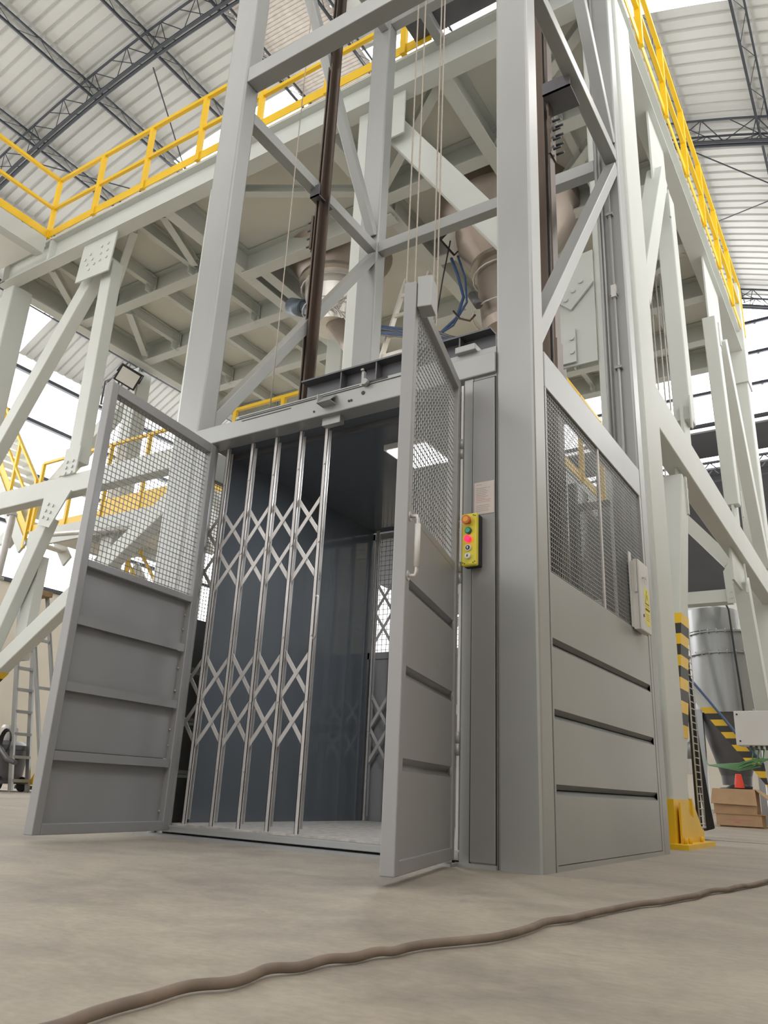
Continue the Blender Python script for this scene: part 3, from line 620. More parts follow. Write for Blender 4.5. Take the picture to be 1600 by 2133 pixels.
# right frame (plane x = -.27)
RX = -.21
def rb(a, b, w=.24, h=.17, name='brace'): return P(name, MB().beam((RX, a[0], a[1]), (RX, b[0], b[1]), w, h, (1, 0, 0)), 'white', .012)
rb((2.95, 3.4), (9.95, 3.4), .40, .18, 'frame_beam')
rb((3.05, 4.5), (4.35, 6.85), .24, .17); rb((4.62, 6.75), (4.68, 3.95), .23, .17)
rb((2.95, .35), (3.98, 3.05), .24, .17)
rb((7.1, 6.6), (7.40, 3.95), .23, .17); rb((7.9, 6.7), (9.95, 3.8), .23, .17)
rb((7.35, 2.95), (8.6, .4), .24, .17)
P('far_brace', MB().beam((-3.0, 10.2, 6.9), (-.72, 10.2, 3.95), .2, .3, (0, 1, 0))); P('frame_beam', MB().beam((-5.1, 10.2, 3.42), (-.75, 10.2, 3.42), .2, .26, (0, 1, 0)))
P('gusset_plate', MB().plate([(-.8, 10.05, 3.28), (-.45, 10.05, 3.28), (-.45, 10.05, 4.05), (-.62, 10.05, 4.1), (-.82, 10.05, 3.8)], .02)); bolt_parts([(a_, 10.03, b_) for a_, b_ in grid(-.63, 3.42, 0, 3, 2, .1, .1)], (0, -1, 0), 'gusset_bolt', 'white', pf, .02, .014)
def rgus(poly, bl=()):
    P('gusset_plate', MB().plate([(RX + .125, a, b) for a, b in poly], .015))
    if bl: P('gusset_bolt', bolts([(RX + .14, a, b) for a, b in bl], (1, 0, 0), .022, .014))
P('gusset_plate', MB().box((RX - .01, 4.1, 6.6), (RX + .01, 4.8, 7.6))); P('gusset_plate', MB().box((RX - .01, 7.0, 6.5), (RX + .01, 8.1, 7.6)))
P('gusset_plate', MB().box((RX + .0, 3.98, 2.9), (RX + .02, 4.2, 3.25))); P('gusset_plate', MB().box((RX - .01, 6.7, 2.8), (RX + .02, 7.8, 3.3)))
P('gusset_plate', MB().box((RX - .01, 4.5, 3.5), (RX + .02, 4.8, 4.1))); P('gusset_plate', MB().box((RX - .01, 7.3, 3.5), (RX + .02, 7.7, 4.2)))
for y, z in ((4.4, 6.5), (4.52, 4.0), (3.95, 2.9), (7.2, 6.4), (7.5, 4.0), (7.1, 2.9)):
    P('cover_strip', MB().box((RX + .085, y - .02, z - .18), (RX + .10, y + .02, z + .18)))
# second column row beam set (behind), plane y = 5.4
MY = 5.45
for x0 in (-10.4, -5.6): P('column', MB().box((x0, MY, 0), (x0 + .3, MY + .3, ZB)), 'white', .015)
P('brace', MB().beam((-10.3, MY + .1, 7.2), (-13.6, MY + .1, 4.6), .22, .24, (0, 1, 0)), 'white', .01)
P('gusset_plate', MB().plate([(-10.75, MY - .02, 7.0), (-10.1, MY - .02, 7.0), (-10.1, MY - .02, 7.65), (-10.75, MY - .02, 7.65)], .02))
bolt_parts([(a, MY - .04, b) for a, b in grid(-10.4, 7.3, .5, 2, 3, .14, .12)], (0, -1, 0), 'gusset_bolt', 'chan', pf, .025, .014)
# second brace line on the right, striped foot
P('brace', MB().beam((-2.3, 10.1, 3.1), (-.15, 10.1, .2), .16, .2, (0, 1, 0)), 'white')
# column base plates and shoes
def shoe(x0, x1, y0, y1, label=None):
    P('column_base', MB().box((x0 - .1, y0 - .1, 0), (x1 + .1, y1 + .26, .03)), 'yellow', label='yellow base plate')
    P('column_shoe', MB().box((x0 - .005, y0 - .005, .03), (x1 + .005, y1 + .005, .30)), 'yellow')
    xm = (x0 + x1) / 2
    for xx in (x1 + .003,):
        P('gusset_fin', MB().plate([(xx, y1, .03), (xx, y1 + .24, .03), (xx, y1 + .24, .12), (xx, y1, .31)], .014), 'yellow')
        P('gusset_fin', MB().plate([(x0, y1, .03), (x0, y1 + .24, .03), (x0, y1 + .24, .12), (x0, y1, .31)], .014), 'yellow')
    P('side_fin', MB().plate([(x1 + .02, y0 + .05, .03), (x1 + .02, y1 + .24, .03), (x1 + .02, y1 + .24, .10), (x1 + .02, y0 + .06, .28)], .012), 'yellow')
    P('fin_web', MB().plate([(x0, y1 + .24, .12), (x1, y1 + .24, .12), (x1, y1, .31), (x0, y1, .31)][::-1], .01), 'yellow')
    bolt_parts([(x1 + .05, y0 + .05, .03), (x1 + .05, y1 + .05, .03), (x1 + .06, y0 + .14, .03)], (0, 0, 1), 'anchor_bolt', 'yellow', pf, .012, .035)
shoe(-.45, -.11, 2.56, 3.05); shoe(-5.45, -5.2, 2.56, 2.8); shoe(-10.05, -9.75, 2.56, 2.9)
# hazard bands: separate painted sleeves
def bands(p0, p1, n, w, h, up, name='hazard_band'):
    p0 = V3(p0); p1 = V3(p1)
    for i in range(n):
        a = p0.lerp(p1, i / n); b = p0.lerp(p1, (i + 1) / n)
        P(name, MB().beam(a, b, w, h, up), 'yellow' if i % 2 == 0 else 'stripe_black')
def hbands(p0, p1, n, w, h, axis):
    # bands with horizontal edges round an inclined box member; w in the plane of the slope, h across it
    p0 = V3(p0); p1 = V3(p1); d = (p1 - p0); hw_ = w / 2 / (abs(d.z) / d.length); A_ = V3((0, 1, 0)) if axis == 'y' else V3((1, 0, 0)); C_ = V3((1, 0, 0)) if axis == 'y' else V3((0, 1, 0))
    for i in range(n):
        a = p0.lerp(p1, i / n); b = p0.lerp(p1, (i + 1) / n)
        if a.z > b.z: a, b = b, a
        vs = [c + A_ * sa * hw_ + C_ * sc * h / 2 for c in (a, b) for sa, sc in ((-1, -1), (1, -1), (1, 1), (-1, 1))]
        P('hazard_band', MB().add(vs, [(0, 3, 2, 1), (4, 5, 6, 7), (0, 1, 5, 4), (1, 2, 6, 5), (2, 3, 7, 6), (3, 0, 4, 7)]), 'yellow' if i % 2 == 0 else 'stripe_black')
q0 = V3((RX, 2.95, .35)); q1 = V3((RX, 3.98, 3.05)); hbands(q0.lerp(q1, .50), q0.lerp(q1, .14), 11, .246, .176, 'y')
q0 = V3((-2.3, 10.1, 3.1)); q1 = V3((-.15, 10.1, .2)); hbands(q0.lerp(q1, .49), q0.lerp(q1, .90), 13, .166, .206, 'x')
q0 = V3((-5.45, FY, 3.30)); q1 = V3((-9.75, FY, .50)); hbands(q0.lerp(q1, .67), q0.lerp(q1, .84), 7, .216, .166, 'x')

# =============== HANDRAILS ===============
def handrail(name, label, pts, z0, posts, out=(0, 0, 0), toe=True, h=(1.10, .55)):
    t = thing(name, label, 'railing', (*pts[0], z0)); w_ = .055
    for a, b in zip(pts[:-1], pts[1:]):
        A_ = V3((*a, z0)); B_ = V3((*b, z0))
        MB().beam(A_ + V3((0, 0, h[0])), B_ + V3((0, 0, h[0])), w_, w_).build('top_rail', 'yellow', t, .004)
        MB().beam(A_ + V3((0, 0, h[1])), B_ + V3((0, 0, h[1])), w_ * .9, w_ * .9).build('middle_rail', 'yellow', t, .004)
        if toe: MB().beam(A_ + V3((0, 0, .075)), B_ + V3((0, 0, .075)), .012, .13).build('toe_board', 'yellow', t)
    for (x, y) in posts: MB().box((x - .035, y - .03, z0), (x + .035, y + .03, z0 + h[0])).build('post', 'yellow', t, .004)
    return t
fy_ = PYF - .02
handrail('platform_railing', 'yellow railing along the front edge of the high platform', [(-8.8, fy_), (-2.05, fy_)], 8.02, [(-8.8 + i * 1.065, fy_) for i in range(7)])
handrail('platform_railing', 'yellow railing running back along the right edge of the high platform', [(PXR + .02, 2.5), (PXR + .02, 10.3)], 8.0, [(PXR + .02, 2.5 + i * 1.1) for i in range(8)], toe=True)
handrail('platform_railing', 'yellow railing of the platform extension at the upper left', [(-8.8, fy_), (-8.8, -1.5)], 8.02, [(-8.8, 1.1), (-8.8, 0)])
ext = thing('platform_extension', 'off-white walkway extension at the upper left, underside visible', 'platform', (-10, 1, 7.7))
B('deck_plate', 'deck', ext, (-12.5, -1.5, 7.86), (-8.8, 2.4, 7.9)); B('edge_channel', 'white', ext, (-8.86, -1.5, 7.72), (-8.78, 2.38, 8.0)); B('edge_flange', 'white', ext, (-8.94, -1.49, 7.712), (-8.79, 2.37, 7.728))

# =============== HOPPERS ===============
def lathe(mb, cx_, cy_, prof, n=36):
    for (r0, z0), (r1, z1) in zip(prof[:-1], prof[1:]):
        vs = [(cx_ + r * math.cos(2 * math.pi * j / n), cy_ + r * math.sin(2 * math.pi * j / n), z) for r, z in ((r0, z0), (r1, z1)) for j in range(n)]
        mb.add(vs, [(j, n + j, n + (j + 1) % n, (j + 1) % n) for j in range(n)], True)
    return mb
def ring(cx_, cy_, z, r, t=.012): return MB().tube([(cx_ + r * math.cos(k * math.pi / 12), cy_ + r * math.sin(k * math.pi / 12), z) for k in range(25)], t, 6)
def hopper(name, label, cx_, cy_, r, z, R1, Z1, r2, z2):
    t = thing(name, label, 'hopper', (cx_, cy_, z2))
    lathe(MB(), cx_, cy_, [(R1, Z1 + .3), (R1, Z1), (r, z)]).build('upper_cone', 'steelb', t)
    lathe(MB(), cx_, cy_, [(r, z + .025), (r + .05, z + .025), (r + .05, z - .025), (r * .9, z - .025)]).build('flange', 'steel', t)
    lathe(MB(), cx_, cy_, [(r * .92, z - .02), (r * .9, z - .25), (r2, z2), (r2 * .9, z2 - .12), (.001, z2 - .12)]).build('lower_cone', 'steelw' if R1 > 1 else 'steelb', t)
    ring(cx_, cy_, z - .15, r * 1.02, .012).build('air_ring', 'galv', t); ring(cx_, cy_, z2 + .12, r2 * 1.35, .010).build('air_ring', 'galv', t)
    bolt_parts([(cx_ + (r + .03) * math.cos(k * math.pi / 12), cy_ + (r + .03) * math.sin(k * math.pi / 12), z + .025) for k in range(24)], (0, 0, 1), 'flange_bolt', 'galv', t, .012, .012, 6)
    return t
h1 = hopper('hopper', 'brown stainless hopper with white cone behind the left guide rail', -5.10, 4.95, .52, 7.50, 1.02, 8.3, .36, 6.85)
h2 = hopper('hopper', 'stainless hopper with blue hose left of the near column', -2.37, 5.2, .47, 6.95, .98, 7.75, .36, 6.1)
MB().tube([(-5.93, 4.9, 7.36), (-5.68, 4.9, 7.24)], .135, 20).tube([(-5.68, 4.9, 7.26), (-5.3, 4.9, 7.05)], .10, 16).build('vibrator_motor', 'motor', h1)
MB().cyl((-5.95, 4.9, 7.37), (-5.93, 4.9, 7.36), .11, 20).build('motor_fan_cover', 'motor', h1)
MB().cyl((-5.15, 4.95, 7.0), (-4.15, 4.95, 5.6), .2, 20).build('screw_conveyor', 'steelb', h1)
random.seed(3)
mb = MB()
for k in range(9):
    p = V3((-5.2 + random.random() * .3, 4.6, 6.95)); pts = [p]
    for i in range(6): p = p + V3((random.uniform(.02, .12), random.uniform(-.05, .05), random.uniform(-.13, .06))); pts.append(p)
    mb.tube(pts, .011, 5)
mb.build('air_tube', 'galv', h1)
MB().tube([(-3.15, 5.0, 7.3), (-3.05, 5.0, 7.0), (-2.95, 5.0, 6.6), (-3.05, 5.0, 6.3), (-3.35, 5.0, 6.1), (-3.8, 5.0, 6.05)], .022, 8).tube([(-3.05, 5.0, 7.3), (-2.93, 5.0, 6.9), (-2.9, 5.0, 6.5), (-3.1, 5.0, 6.2), (-3.7, 5.0, 6.0)], .016, 8).build('blue_hose', 'blue', h2)
MB().tube([(-3.05, 4.9, 6.35), (-2.95, 4.9, 6.2), (-2.8, 4.9, 6.12), (-2.7, 4.85, 6.15)], .014, 8).build('drain_pipe', 'rail', h2)
MB().cyl((-2.72, 4.78, 6.42), (-2.6, 4.75, 6.2), .055, 12).build('valve', 'chan', h2)
# cable bundle and cable ladder under platform
cb = thing('cable_bundle', 'blue and grey cable bundle hanging between the ropes and the near column', 'cables', (-2.6, 4.2, 5.6))
for k in range(9):
    c = 'blue' if k % 2 else 'chan'; o_ = random.uniform(-.06, .06); q_ = random.uniform(-.05, .05)
    MB().tube([(-4.0 + o_, 4.45, 6.1 + q_), (-3.7 + o_, 4.4, 5.95 + q_), (-3.0 + o_, 4.3 + q_, 5.6 + o_), (-2.4, 4.1 + o_, 5.25 + q_), (-2.0, 4.0 + o_, 5.05 + q_)], .014, 6).build('cable', c, cb)
wl2 = thing('wall_ladder', 'white aluminium ladder seen between mid column and right door', 'ladder', (-3.0, 4.6, 4.5))
for dx in (0, .36): MB().beam((-4.45 + dx, 4.6, 4.2), (-3.62 + dx, 4.6, 6.85), .03, .08, (0, 1, 0)).build('stile', 'steelw', wl2)
for k in range(9):
    f_ = k / 9; MB().beam((-4.42 + .83 * f_, 4.6, 4.3 + 2.6 * f_), (-4.06 + .83 * f_, 4.6, 4.3 + 2.6 * f_), .03, .05, (0, 0, 1)).build('rung', 'steelw', wl2)

# flood lights
def flood(label, c, tgt, s=.34, roll=0):
    t = thing('flood_light', label, 'lamp', c); c = V3(c); d = (V3(tgt) - c).normalized(); r = d.cross(V3((0, 0, 1))).normalized(); u_ = r.cross(d); r, u_ = r * math.cos(roll) + u_ * math.sin(roll), u_ * math.cos(roll) - r * math.sin(roll)
    def ob(nm, mt, a, b, d0, d1, bev=0):
        Pp = [c + r * x + u_ * y + d * z for z in (d0, d1) for x, y in ((-a, -b), (a, -b), (a, b), (-a, b))]
        return MB().add(Pp, [(0, 3, 2, 1), (4, 5, 6, 7), (0, 1, 5, 4), (1, 2, 6, 5), (2, 3, 7, 6), (3, 0, 4, 7)]).build(nm, mt, t, bev)
    ob('housing', 'black', s * .5, s * .42, -.03, .02, .008); ob('lens', 'lampglass', s * .42, s * .34, .02, .024); ob('driver_box', 'black', s * .2, s * .25, -.07, -.03)
    MB().tube([c + r * s * .53, c + r * s * .53 - d * .25 + u_ * .1, c - r * s * .53 - d * .25 + u_ * .1, c - r * s * .53], .015, 6).build('bracket', 'black', t)
    return t
flood('black floodlight with pale square lens above the left door', (-10.08, 5.2, 7.33), (-5, 0, 1), .42, .45)
flood('black floodlight hanging near the hoist ropes under the platform', (-2.98, 4.75, 7.38), (-2.1, 4.5, 6.2), .36, .2)
MB().tube([(-10.9, 5.3, 7.0), (-10.9, 5.3, 7.5), (-10.5, 5.3, 7.55), (-10.45, 5.3, 7.2)], .02, 6).build('lamp_cable', 'chan', bpy.data.objects['flood_light'])
MB().tube([(-2.9, 4.5, 7.15), (-3.0, 4.5, 6.6), (-3.1, 4.5, 5.9)], .01, 6).build('lamp_cable', 'black', bpy.data.objects['flood_light.001'])

# =============== LANDING WALKWAY + STAIRS (left background) ===============
wk = thing('stair_walkway', 'off-white stair landing with yellow rails behind the left door', 'walkway', (-8, 5.6, 0))
B('deck_plate', 'deck', wk, (-12.4, 5.36, 4.56), (-2.2, 7.3, 4.6)); B('edge_beam', 'white', wk, (-12.4, 5.3, 4.3), (-2.2, 5.36, 4.62)); B('edge_beam', 'white', wk, (-2.26, 5.36, 4.3), (-2.2, 9, 4.62))
for x in (-8.6, -4.2): B('post', 'white', wk, (x, 5.5, 0), (x + .22, 5.72, 4.3))
for x in (-11, -9.5, -8, -6.5, -5): B('joist', 'white', wk, (x, 5.36, 4.36), (x + .08, 7.3, 4.56))
handrail('walkway_railing', 'yellow railing with toe board along the stair landing, seen through left mesh', [(-12.4, 5.33), (-2.25, 5.33)], 4.62, [(-12.4 + i * 1.02, 5.33) for i in range(11)], h=(1.43, .8))
handrail('walkway_railing', 'yellow railing running back behind the lift above right mesh window', [(-2.2, 5.4), (-2.2, 9.4)], 4.62, [(-2.2, 5.4 + i * 1.0) for i in range(5)], h=(1.43, .8))
MB().box((-10.3, 5.315, 4.62), (-2.2, 5.325, 4.95)).build('kick_panel', 'yellow', bpy.data.objects['walkway_railing'])
st = thing('staircase', 'steel staircase with yellow handrails at the left edge', 'stairs', (-13, 5, 0))
# upper flight climbing to the left, lower flight descending right
def flight(a, b, y0, y1, n, rails=True):
    for yy in (y0, y1): MB().beam((a[0], yy, a[1]), (b[0], yy, b[1]), .05, .26, (0, 0, 1)).build('stringer', 'white', st)
    for k in range(1, n):
        f_ = k / n; x = a[0] + (b[0] - a[0]) * f_; z = a[1] + (b[1] - a[1]) * f_; B('tread', 'deck', st, (x - .13, y0, z - .03), (x + .13, y1, z), .003)
    if rails:
        for yy in (y0,):
            for hh in (.85, 1.4): MB().beam((a[0], yy, a[1] + hh), (b[0], yy, b[1] + hh), .05, .05).build('handrail', 'yellow', st, .004)
            MB().beam((a[0], yy, a[1] + .28), (b[0], yy, b[1] + .28), .012, .2).build('toe_board', 'yellow', st)
            for k in range(0, 5):
                f_ = k / 4; x = a[0] + (b[0] - a[0]) * f_; z = a[1] + (b[1] - a[1]) * f_; MB().box((x - .03, yy - .03, z), (x + .03, yy + .03, z + 1.4)).build('rail_post', 'yellow', st)
flight((-12.5, 4.3), (-15.9, 8.3), 5.3, 6.3, 16)
flight((-11.8, 4.4), (-8.2, .1), 6.5, 7.4, 18)
# pipe
pp = MB().tube([(-12.6, 4.0, 5.1), (-11.4, 4.0, 4.75), (-10.95, 4.0, 4.62), (-10.85, 4.0, 4.35), (-10.9, 4.0, 3.4), (-10.9, 4.0, .4)], .06, 12).build('steel_pipe', 'galv', None, loc=(-10.9, 4, .4)); tag(pp, 'bare steel pipe bending downward at the left edge', 'pipe')
MB().tube([(-10.95, 4.6, 4.15), (-8.0, 4.6, 3.9)], .045, 10).build('steel_pipe', 'galv', pp)
for z in (4.3, 3.2): MB().cyl((-10.87, 4.0, z), (-10.87, 4.0, z + .05), .085, 12).build('pipe_clamp', 'galv', pp)
# stepladder
lad = thing('stepladder', 'aluminium stepladder with wooden top board behind the left door', 'ladder', (-9.3, 4.0, 0))
B('top_board', 'wood', lad, (-10.15, 3.85, 2.82), (-9.55, 4.15, 2.9), .004)
for yy in (3.87, 4.13):
    MB().beam((-9.95, yy, 2.82), (-9.25, yy, 0.0), .03, .08, (1, 0, 0)).build('stile', 'cyc', lad); MB().beam((-9.65, yy, 2.82), (-8.55, yy, 0.0), .03, .06, (1, 0, 0)).build('rear_leg', 'cyc', lad)
for k in range(9):
    f_ = (k + .5) / 9; x = -9.95 + .7 * f_; z = 2.82 * (1 - f_); B('step', 'cyc', lad, (x - .05, 3.87, z - .03), (x + .05, 4.13, z + .01))
for k in range(3):
    f_ = (k + 1) / 4; x = -9.65 + 1.1 * f_; z = 2.82 * (1 - f_); B('cross_bar', 'cyc', lad, (x - .02, 3.87, z - .02), (x + .02, 4.13, z + .02))
# industrial vacuum
vc = thing('industrial_vacuum', 'dark industrial vacuum cleaner with coiled cable at the lower left', 'vacuum cleaner', (-9.75, 4.0, 0))
lathe(MB(), -9.78, 4.0, [(.001, .13), (.30, .13), (.33, .55), (.34, .56), (.34, .62), (.22, .68), (.001, .68)], 24).build('tank', 'chan', vc)
lathe(MB(), -9.75, 4.0, [(.12, .68), (.12, .86), (.10, .90), (.001, .90)], 20).build('motor_head', 'galv', vc)
for x, y in ((-9.5, 3.8), (-9.5, 4.2), (-10.0, 4.0)): MB().cyl((x - .0, y - .03, .1), (x, y + .03, .1), .1, 16).build('wheel', 'black', vc)
MB().tube([(-9.75 + .2, 3.75, .6), (-9.4, 3.7, .55), (-9.2, 3.7, .42), (-9.0, 3.7, .38)], .035, 8).build('hose', 'chan', vc)
for k in range(4): MB().tube([(-9.38 + (.10 + .01 * k) * math.cos(t * math.pi / 8), 3.75 - .01 * k, .66 + (.14 + .01 * k) * math.sin(t * math.pi / 8)) for t in range(17)], .009, 5).build('cable_coil', 'black', vc)
B('chassis', 'chan', vc, (-10.1, 3.75, .1), (-9.4, 4.25, .14))
pj = thing('pallet_truck', 'yellow pallet truck nose beside the vacuum cleaner', 'pallet truck', (-9.0, 4.3, 0))
MB().plate([(-9.35, 4.3, .1), (-8.9, 4.3, .1), (-8.9, 4.3, .42), (-9.12, 4.3, .42)], .12).build('nose', 'yellow', pj); B('fork', 'chan', pj, (-9.9, 4.35, .03), (-8.6, 4.5, .08)); B('fork', 'chan', pj, (-9.9, 4.65, .03), (-8.6, 4.8, .08))

# =============== RIGHT BACKGROUND ===============
cy = thing('dust_collector', 'grey cylindrical dust collector with bolted rings and top fan', 'dust collector', (-.72, 9, 0))
CXX, CYY = -.80, 9.3
lathe(MB(), CXX, CYY, [(.001, 2.58), (.50, 2.58), (.50, 2.27), (.49, 2.27), (.48, 1.45)], 40).build('body', 'cyc', cy)
lathe(MB(), CXX, CYY, [(.44, 1.46), (.40, 1.3), (.20, .62), (.19, .5), (.001, .5)], 32).build('discharge_cone', 'chan', cy)
for z in (2.57, 2.27):
    lathe(MB(), CXX, CYY, [(.49, z + .012), (.535, z + .012), (.535, z - .012), (.49, z - .012)], 40).build('ring_flange', 'cyc', cy)
    bolt_parts([(CXX + .52 * math.cos(k * math.pi / 14), CYY + .52 * math.sin(k * math.pi / 14), z - .03) for k in range(28)], (0, 0, 1), 'ring_bolt', 'galv', cy, .009, .06, 6)
lathe(MB(), CXX - .12, CYY - .1, [(.001, 2.93), (.36, 2.93), (.36, 2.60), (.001, 2.60)], 32).build('fan_housing', 'cyc', cy)
lathe(MB(), CXX - .05, CYY - .1, [(.001, 3.22), (.10, 3.22), (.11, 3.19), (.11, 3.1), (.095, 3.1), (.095, 2.93)], 20).build('fan_motor', 'galv', cy)
for x, y in ((CXX - .36, CYY - .3), (CXX + .36, CYY - .3), (CXX, CYY + .42)): B('leg', 'cyc', cy, (x - .04, y - .04, 0), (x + .04, y + .04, 1.5))
MB().tube([(CXX + .05, CYY - .25, 3.05), (CXX + .14, CYY - .45, 3.0), (CXX + .20, CYY - .55, 2.85), (CXX + .22, CYY - .56, 2.3), (CXX + .25, CYY - .56, 1.7), (CXX + .27, CYY - .56, 1.1)], .014, 6).build('power_cable', 'black', cy)
MB().cyl((CXX - .75, CYY - .2, .95), (CXX - .45, CYY - .2, .95), .14, 16).build('side_motor', 'cyc', cy); B('junction_box', 'boxw', cy, (CXX - .62, CYY - .4, .62), (CXX - .48, CYY - .32, .82), .004)
el = thing('control_cabinet', 'white control cabinet with cables below at right edge', 'cabinet', (.15, 6, 1))
B('cabinet_body', 'boxw', el, (-.22, 5.9, .86), (.5, 6.15, 1.20), .006)
B('cabinet_stand', 'boxw', el, (.15, 6.0, 0), (.22, 6.07, .86))
MB().cyl((-.19, 5.897, 1.165), (-.19, 5.9, 1.165), .01, 8).cyl((-.18, 5.897, .90), (-.18, 5.9, .90), .01, 8).build('screw', 'slotd', el)
mb = MB()
for k in range(10): mb.cyl((-.1 + k * .05, 6.0, .82), (-.1 + k * .05, 6.0, .862), .014, 8)
mb.build('cable_gland', 'chan', el)
for k in range(8):
    x = -.08 + k * .05; MB().tube([(x, 6.0, .83), (x - .02, 6.0, .74), (-.03 - .05 * (k % 3), 6.0, .66 + .01 * k), (-.25, 6.1, .62 + .01 * k), (-.6, 6.4, .68), (-.75, 6.8, .8)], .007, 5).build('cable', 'green', el)
# cable tray ladder with hoses beside column
ct = thing('cable_ladder', 'galvanised wire cable ladder with black hoses beside the striped brace', 'cable tray', (-.13, 3.5, 0))
for yy in (3.42, 3.60): MB().cyl((-.13, yy, .12), (-.13, yy, 1.9), .006, 6).build('side_wire', 'galv', ct)
for k in range(34): MB().cyl((-.13, 3.42, .14 + k * .052), (-.13, 3.60, .14 + k * .052), .004, 5).build('rung', 'galv', ct)
for yy, m_ in ((3.46, 'black'), (3.50, 'green'), (3.55, 'black')): MB().cyl((-.15, yy, .12), (-.15, yy, 1.9), .012, 6).build('cable', m_, ct)
for k in range(4):
    pts_ = [(-.2, 3.70 + .01 * k + .35 * (i / 9) ** 3 + .06 * k * (i / 9), 2.0 - 1.9 * i / 9) for i in range(10)] + [(-.2 - .1 * j, 4.2 + .12 * j + .06 * k, .09 - .012 * j) for j in range(1, 6)]
    MB().tube(pts_, .013, 6).build('hose', 'black', ct)
bh = tag(MB().tube([(-2.1, 9.95, 3.0), (-1.45, 9.95, 2.12), (-1.2, 9.95, 1.78), (-.85, 9.95, 1.28), (-.5, 9.95, .82)], .02, 8).build('blue_hose', 'blue', None, loc=(-.83, 9.95, 1.2)), 'blue hose laid along the yellow and black striped brace', 'hose')
# cardboard boxes
def carton(name, label, x0, y0, z0, w_, d_, h_, flaps=True):
    t = thing(name, label, 'box', (x0, y0, z0))
    for a, b in (((x0, y0, z0), (x0 + w_, y0 + .008, z0 + h_)), ((x0, y0 + d_ - .008, z0), (x0 + w_, y0 + d_, z0 + h_)), ((x0, y0 + .008, z0), (x0 + .008, y0 + d_ - .008, z0 + h_)), ((x0 + w_ - .008, y0 + .008, z0), (x0 + w_, y0 + d_ - .008, z0 + h_))): B('side', 'card', t, a, b)
    B('bottom', 'card', t, (x0 + .008, y0 + .008, z0), (x0 + w_ - .008, y0 + d_ - .008, z0 + .008))
    if flaps:
        MB().plate([(x0 - .03, y0 - .06, z0 + h_ * .38), (x0 + w_ + .02, y0 - .06, z0 + h_ * .34), (x0 + w_, y0, z0 + h_), (x0, y0, z0 + h_)], .008).build('flap', 'card', t)
        MB().plate([(x0 + w_, y0, z0 + h_), (x0 + w_ + .22, y0 + .02, z0 + h_ * .45), (x0 + w_ + .26, y0 + d_, z0 + h_ * .55), (x0 + w_, y0 + d_, z0 + h_)], .008).build('flap', 'card', t)
    return t
BX, BY = -1.48, 10.9
pal = thing('wooden_pallet', 'wooden pallet under the cardboard boxes', 'pallet', (BX, BY, 0))
for yy in (BY + .05, BY + .45): B('bearer', 'wood', pal, (BX + .1, yy, 0), (BX + 1.0, yy + .1, .02))
c2 = carton('cardboard_box', 'flat brown cardboard box with faint red print beneath the open box', BX + .06, BY, .02, .66, .4, .17, False)
MB().box((BX + .32, BY - .002, .06), (BX + .42, BY - .0005, .09)).box((BX + .2, BY - .002, .10), (BX + .6, BY - .0005, .112)).build('print', 'redink', c2)
B('lid', 'card', c2, (BX + .02, BY - .02, .19), (BX + .80, BY + .44, .20))
carton('cardboard_box', 'open brown cardboard box with folded flaps at the right', BX + .04, BY, .20, .62, .42, .36)
tb = tag(MB().tube([(BX + .2, BY + .2, .54), (BX + .32, BY + .15, .58), (BX + .45, BY + .2, .60), (BX + .6, BY + .2, .57)], [.03, .06, .06, .04], 10).tube([(BX + .12, BY + .22, .53), (BX + .4, BY + .25, .56), (BX + .58, BY + .25, .54)], .045, 8).build('tool_bag', 'black', None, loc=(BX + .3, BY + .2, .54)), 'black crumpled tool bag lying in the open cardboard box', 'bag')
cn = thing('safety_cone', 'small red safety cone standing on the open cardboard box', 'cone', (BX + .42, BY + .15, .60))
lathe(MB(), BX + .42, BY + .15, [(.08, .58), (.045, .78), (.04, .79), (.001, .79)], 20).build('cone_body', 'red', cn)
# seen from the lift these stand in front of the striped brace
_o = V3((1.2054, -3.057, 0))
for o_ in list(COL.objects):
    if o_.parent is None and o_.name.split('.')[0] in ('wooden_pallet', 'cardboard_box', 'tool_bag', 'safety_cone'):
        o_.location = V3(((o_.location.x - _o.x) * .878 + _o.x, (o_.location.y - _o.y) * .878 + _o.y, o_.location.z * .878)); o_.scale = (.878,) * 3
cy.location = V3(((cy.location.x - _o.x) * 1.178 + _o.x, (cy.location.y - _o.y) * 1.178 + _o.y, 0)); cy.scale = (1.178,) * 3
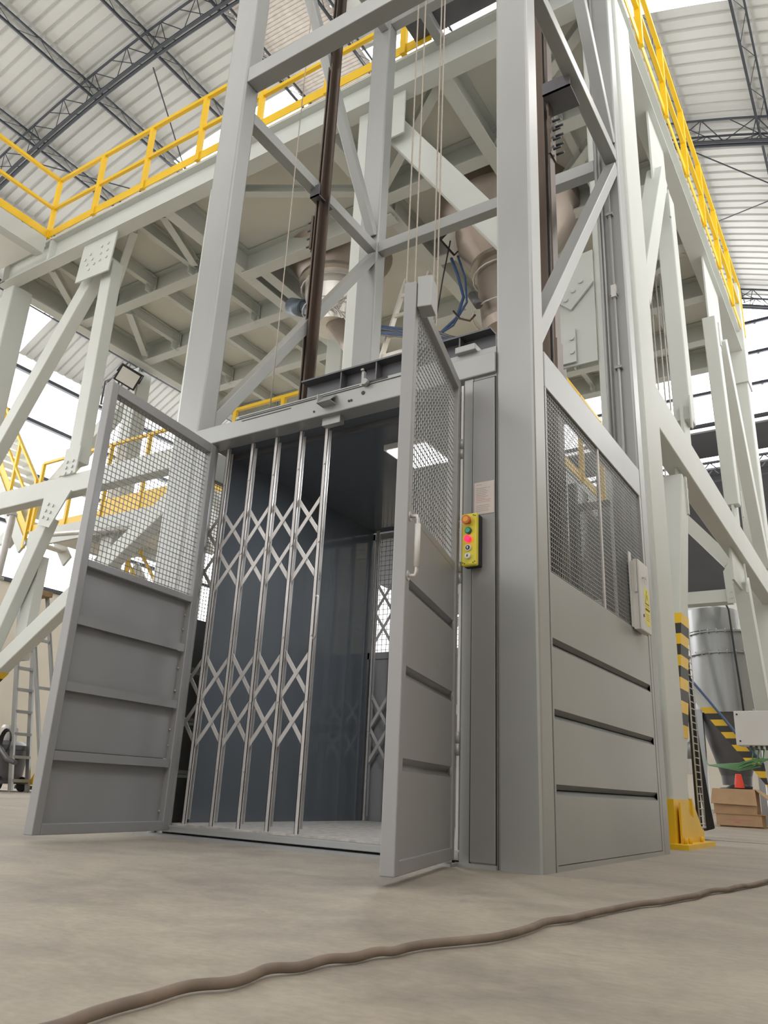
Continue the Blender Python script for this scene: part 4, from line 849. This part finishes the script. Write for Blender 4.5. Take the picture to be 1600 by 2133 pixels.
# chain hoist behind
ch = thing('chain_hoist', 'hanging chains of a hoist behind the right white column', 'hoist', (-.9, 7, 3))
for dx in (0, .06, .14, .2):
    MB().tube([(-1.0 + dx, 7.0, 2.9), (-1.0 + dx, 7.0, 7.5)], .012 if dx else .022, 5).build('chain', 'galv', ch)
MB().box((-1.06, 6.9, 3.0), (-.98, 6.98, 3.85)).build('frame_bar', 'yellow', ch)
# floor cable
pts2 = [(0.357, -2.375), (0.351, -2.341), (0.337, -2.28), (0.34, -2.229), (0.327, -2.162), (0.333, -2.131), (0.359, -2.101), (0.349, -2.049), (0.333, -1.986), (0.361, -1.945), (0.355, -1.866), (0.378, -1.823), (0.381, -1.753), (0.399, -1.727), (0.40, -1.69), (0.404, -1.624), (0.434, -1.556), (0.47, -1.461), (0.475, -1.354), (0.474, -1.245), (0.457, -1.16), (0.49, -1.10), (0.486, -0.996), (0.503, -0.903), (0.506, -0.80), (0.525, -0.704), (0.527, -0.63), (0.559, -0.56), (0.567, -0.485), (0.585, -0.353), (0.603, -0.28), (0.599, -0.149), (0.612, -0.04), (0.638, 0.03), (0.651, 0.191), (0.67, 0.29), (0.697, 0.537), (.74, .9), (.8, 1.4)]
pts2 = [(.372, -2.6), (.365, -2.45)] + pts2
cu = bpy.data.curves.new('floor_cable', 'CURVE'); cu.dimensions = '3D'; sp = cu.splines.new('NURBS'); sp.points.add(len(pts2) - 1)
for i, (x, y) in enumerate(pts2): sp.points[i].co = (x, y, .0085 + .004 * abs(math.sin(i * 1.7)), 1)
sp.order_u = 3; sp.use_endpoint_u = True; cu.bevel_depth = .0078; cu.bevel_resolution = 3; cu.resolution_u = 6; cu.materials.append(M['hose'])
co = bpy.data.objects.new('floor_cable', cu); COL.objects.link(co)
dg = bpy.context.evaluated_depsgraph_get(); me = bpy.data.meshes.new_from_object(co.evaluated_get(dg)); bpy.data.objects.remove(co)
co = bpy.data.objects.new('floor_cable', me); COL.objects.link(co); tag(co, 'dusty brown power cable snaking across the concrete floor in front', 'cable')
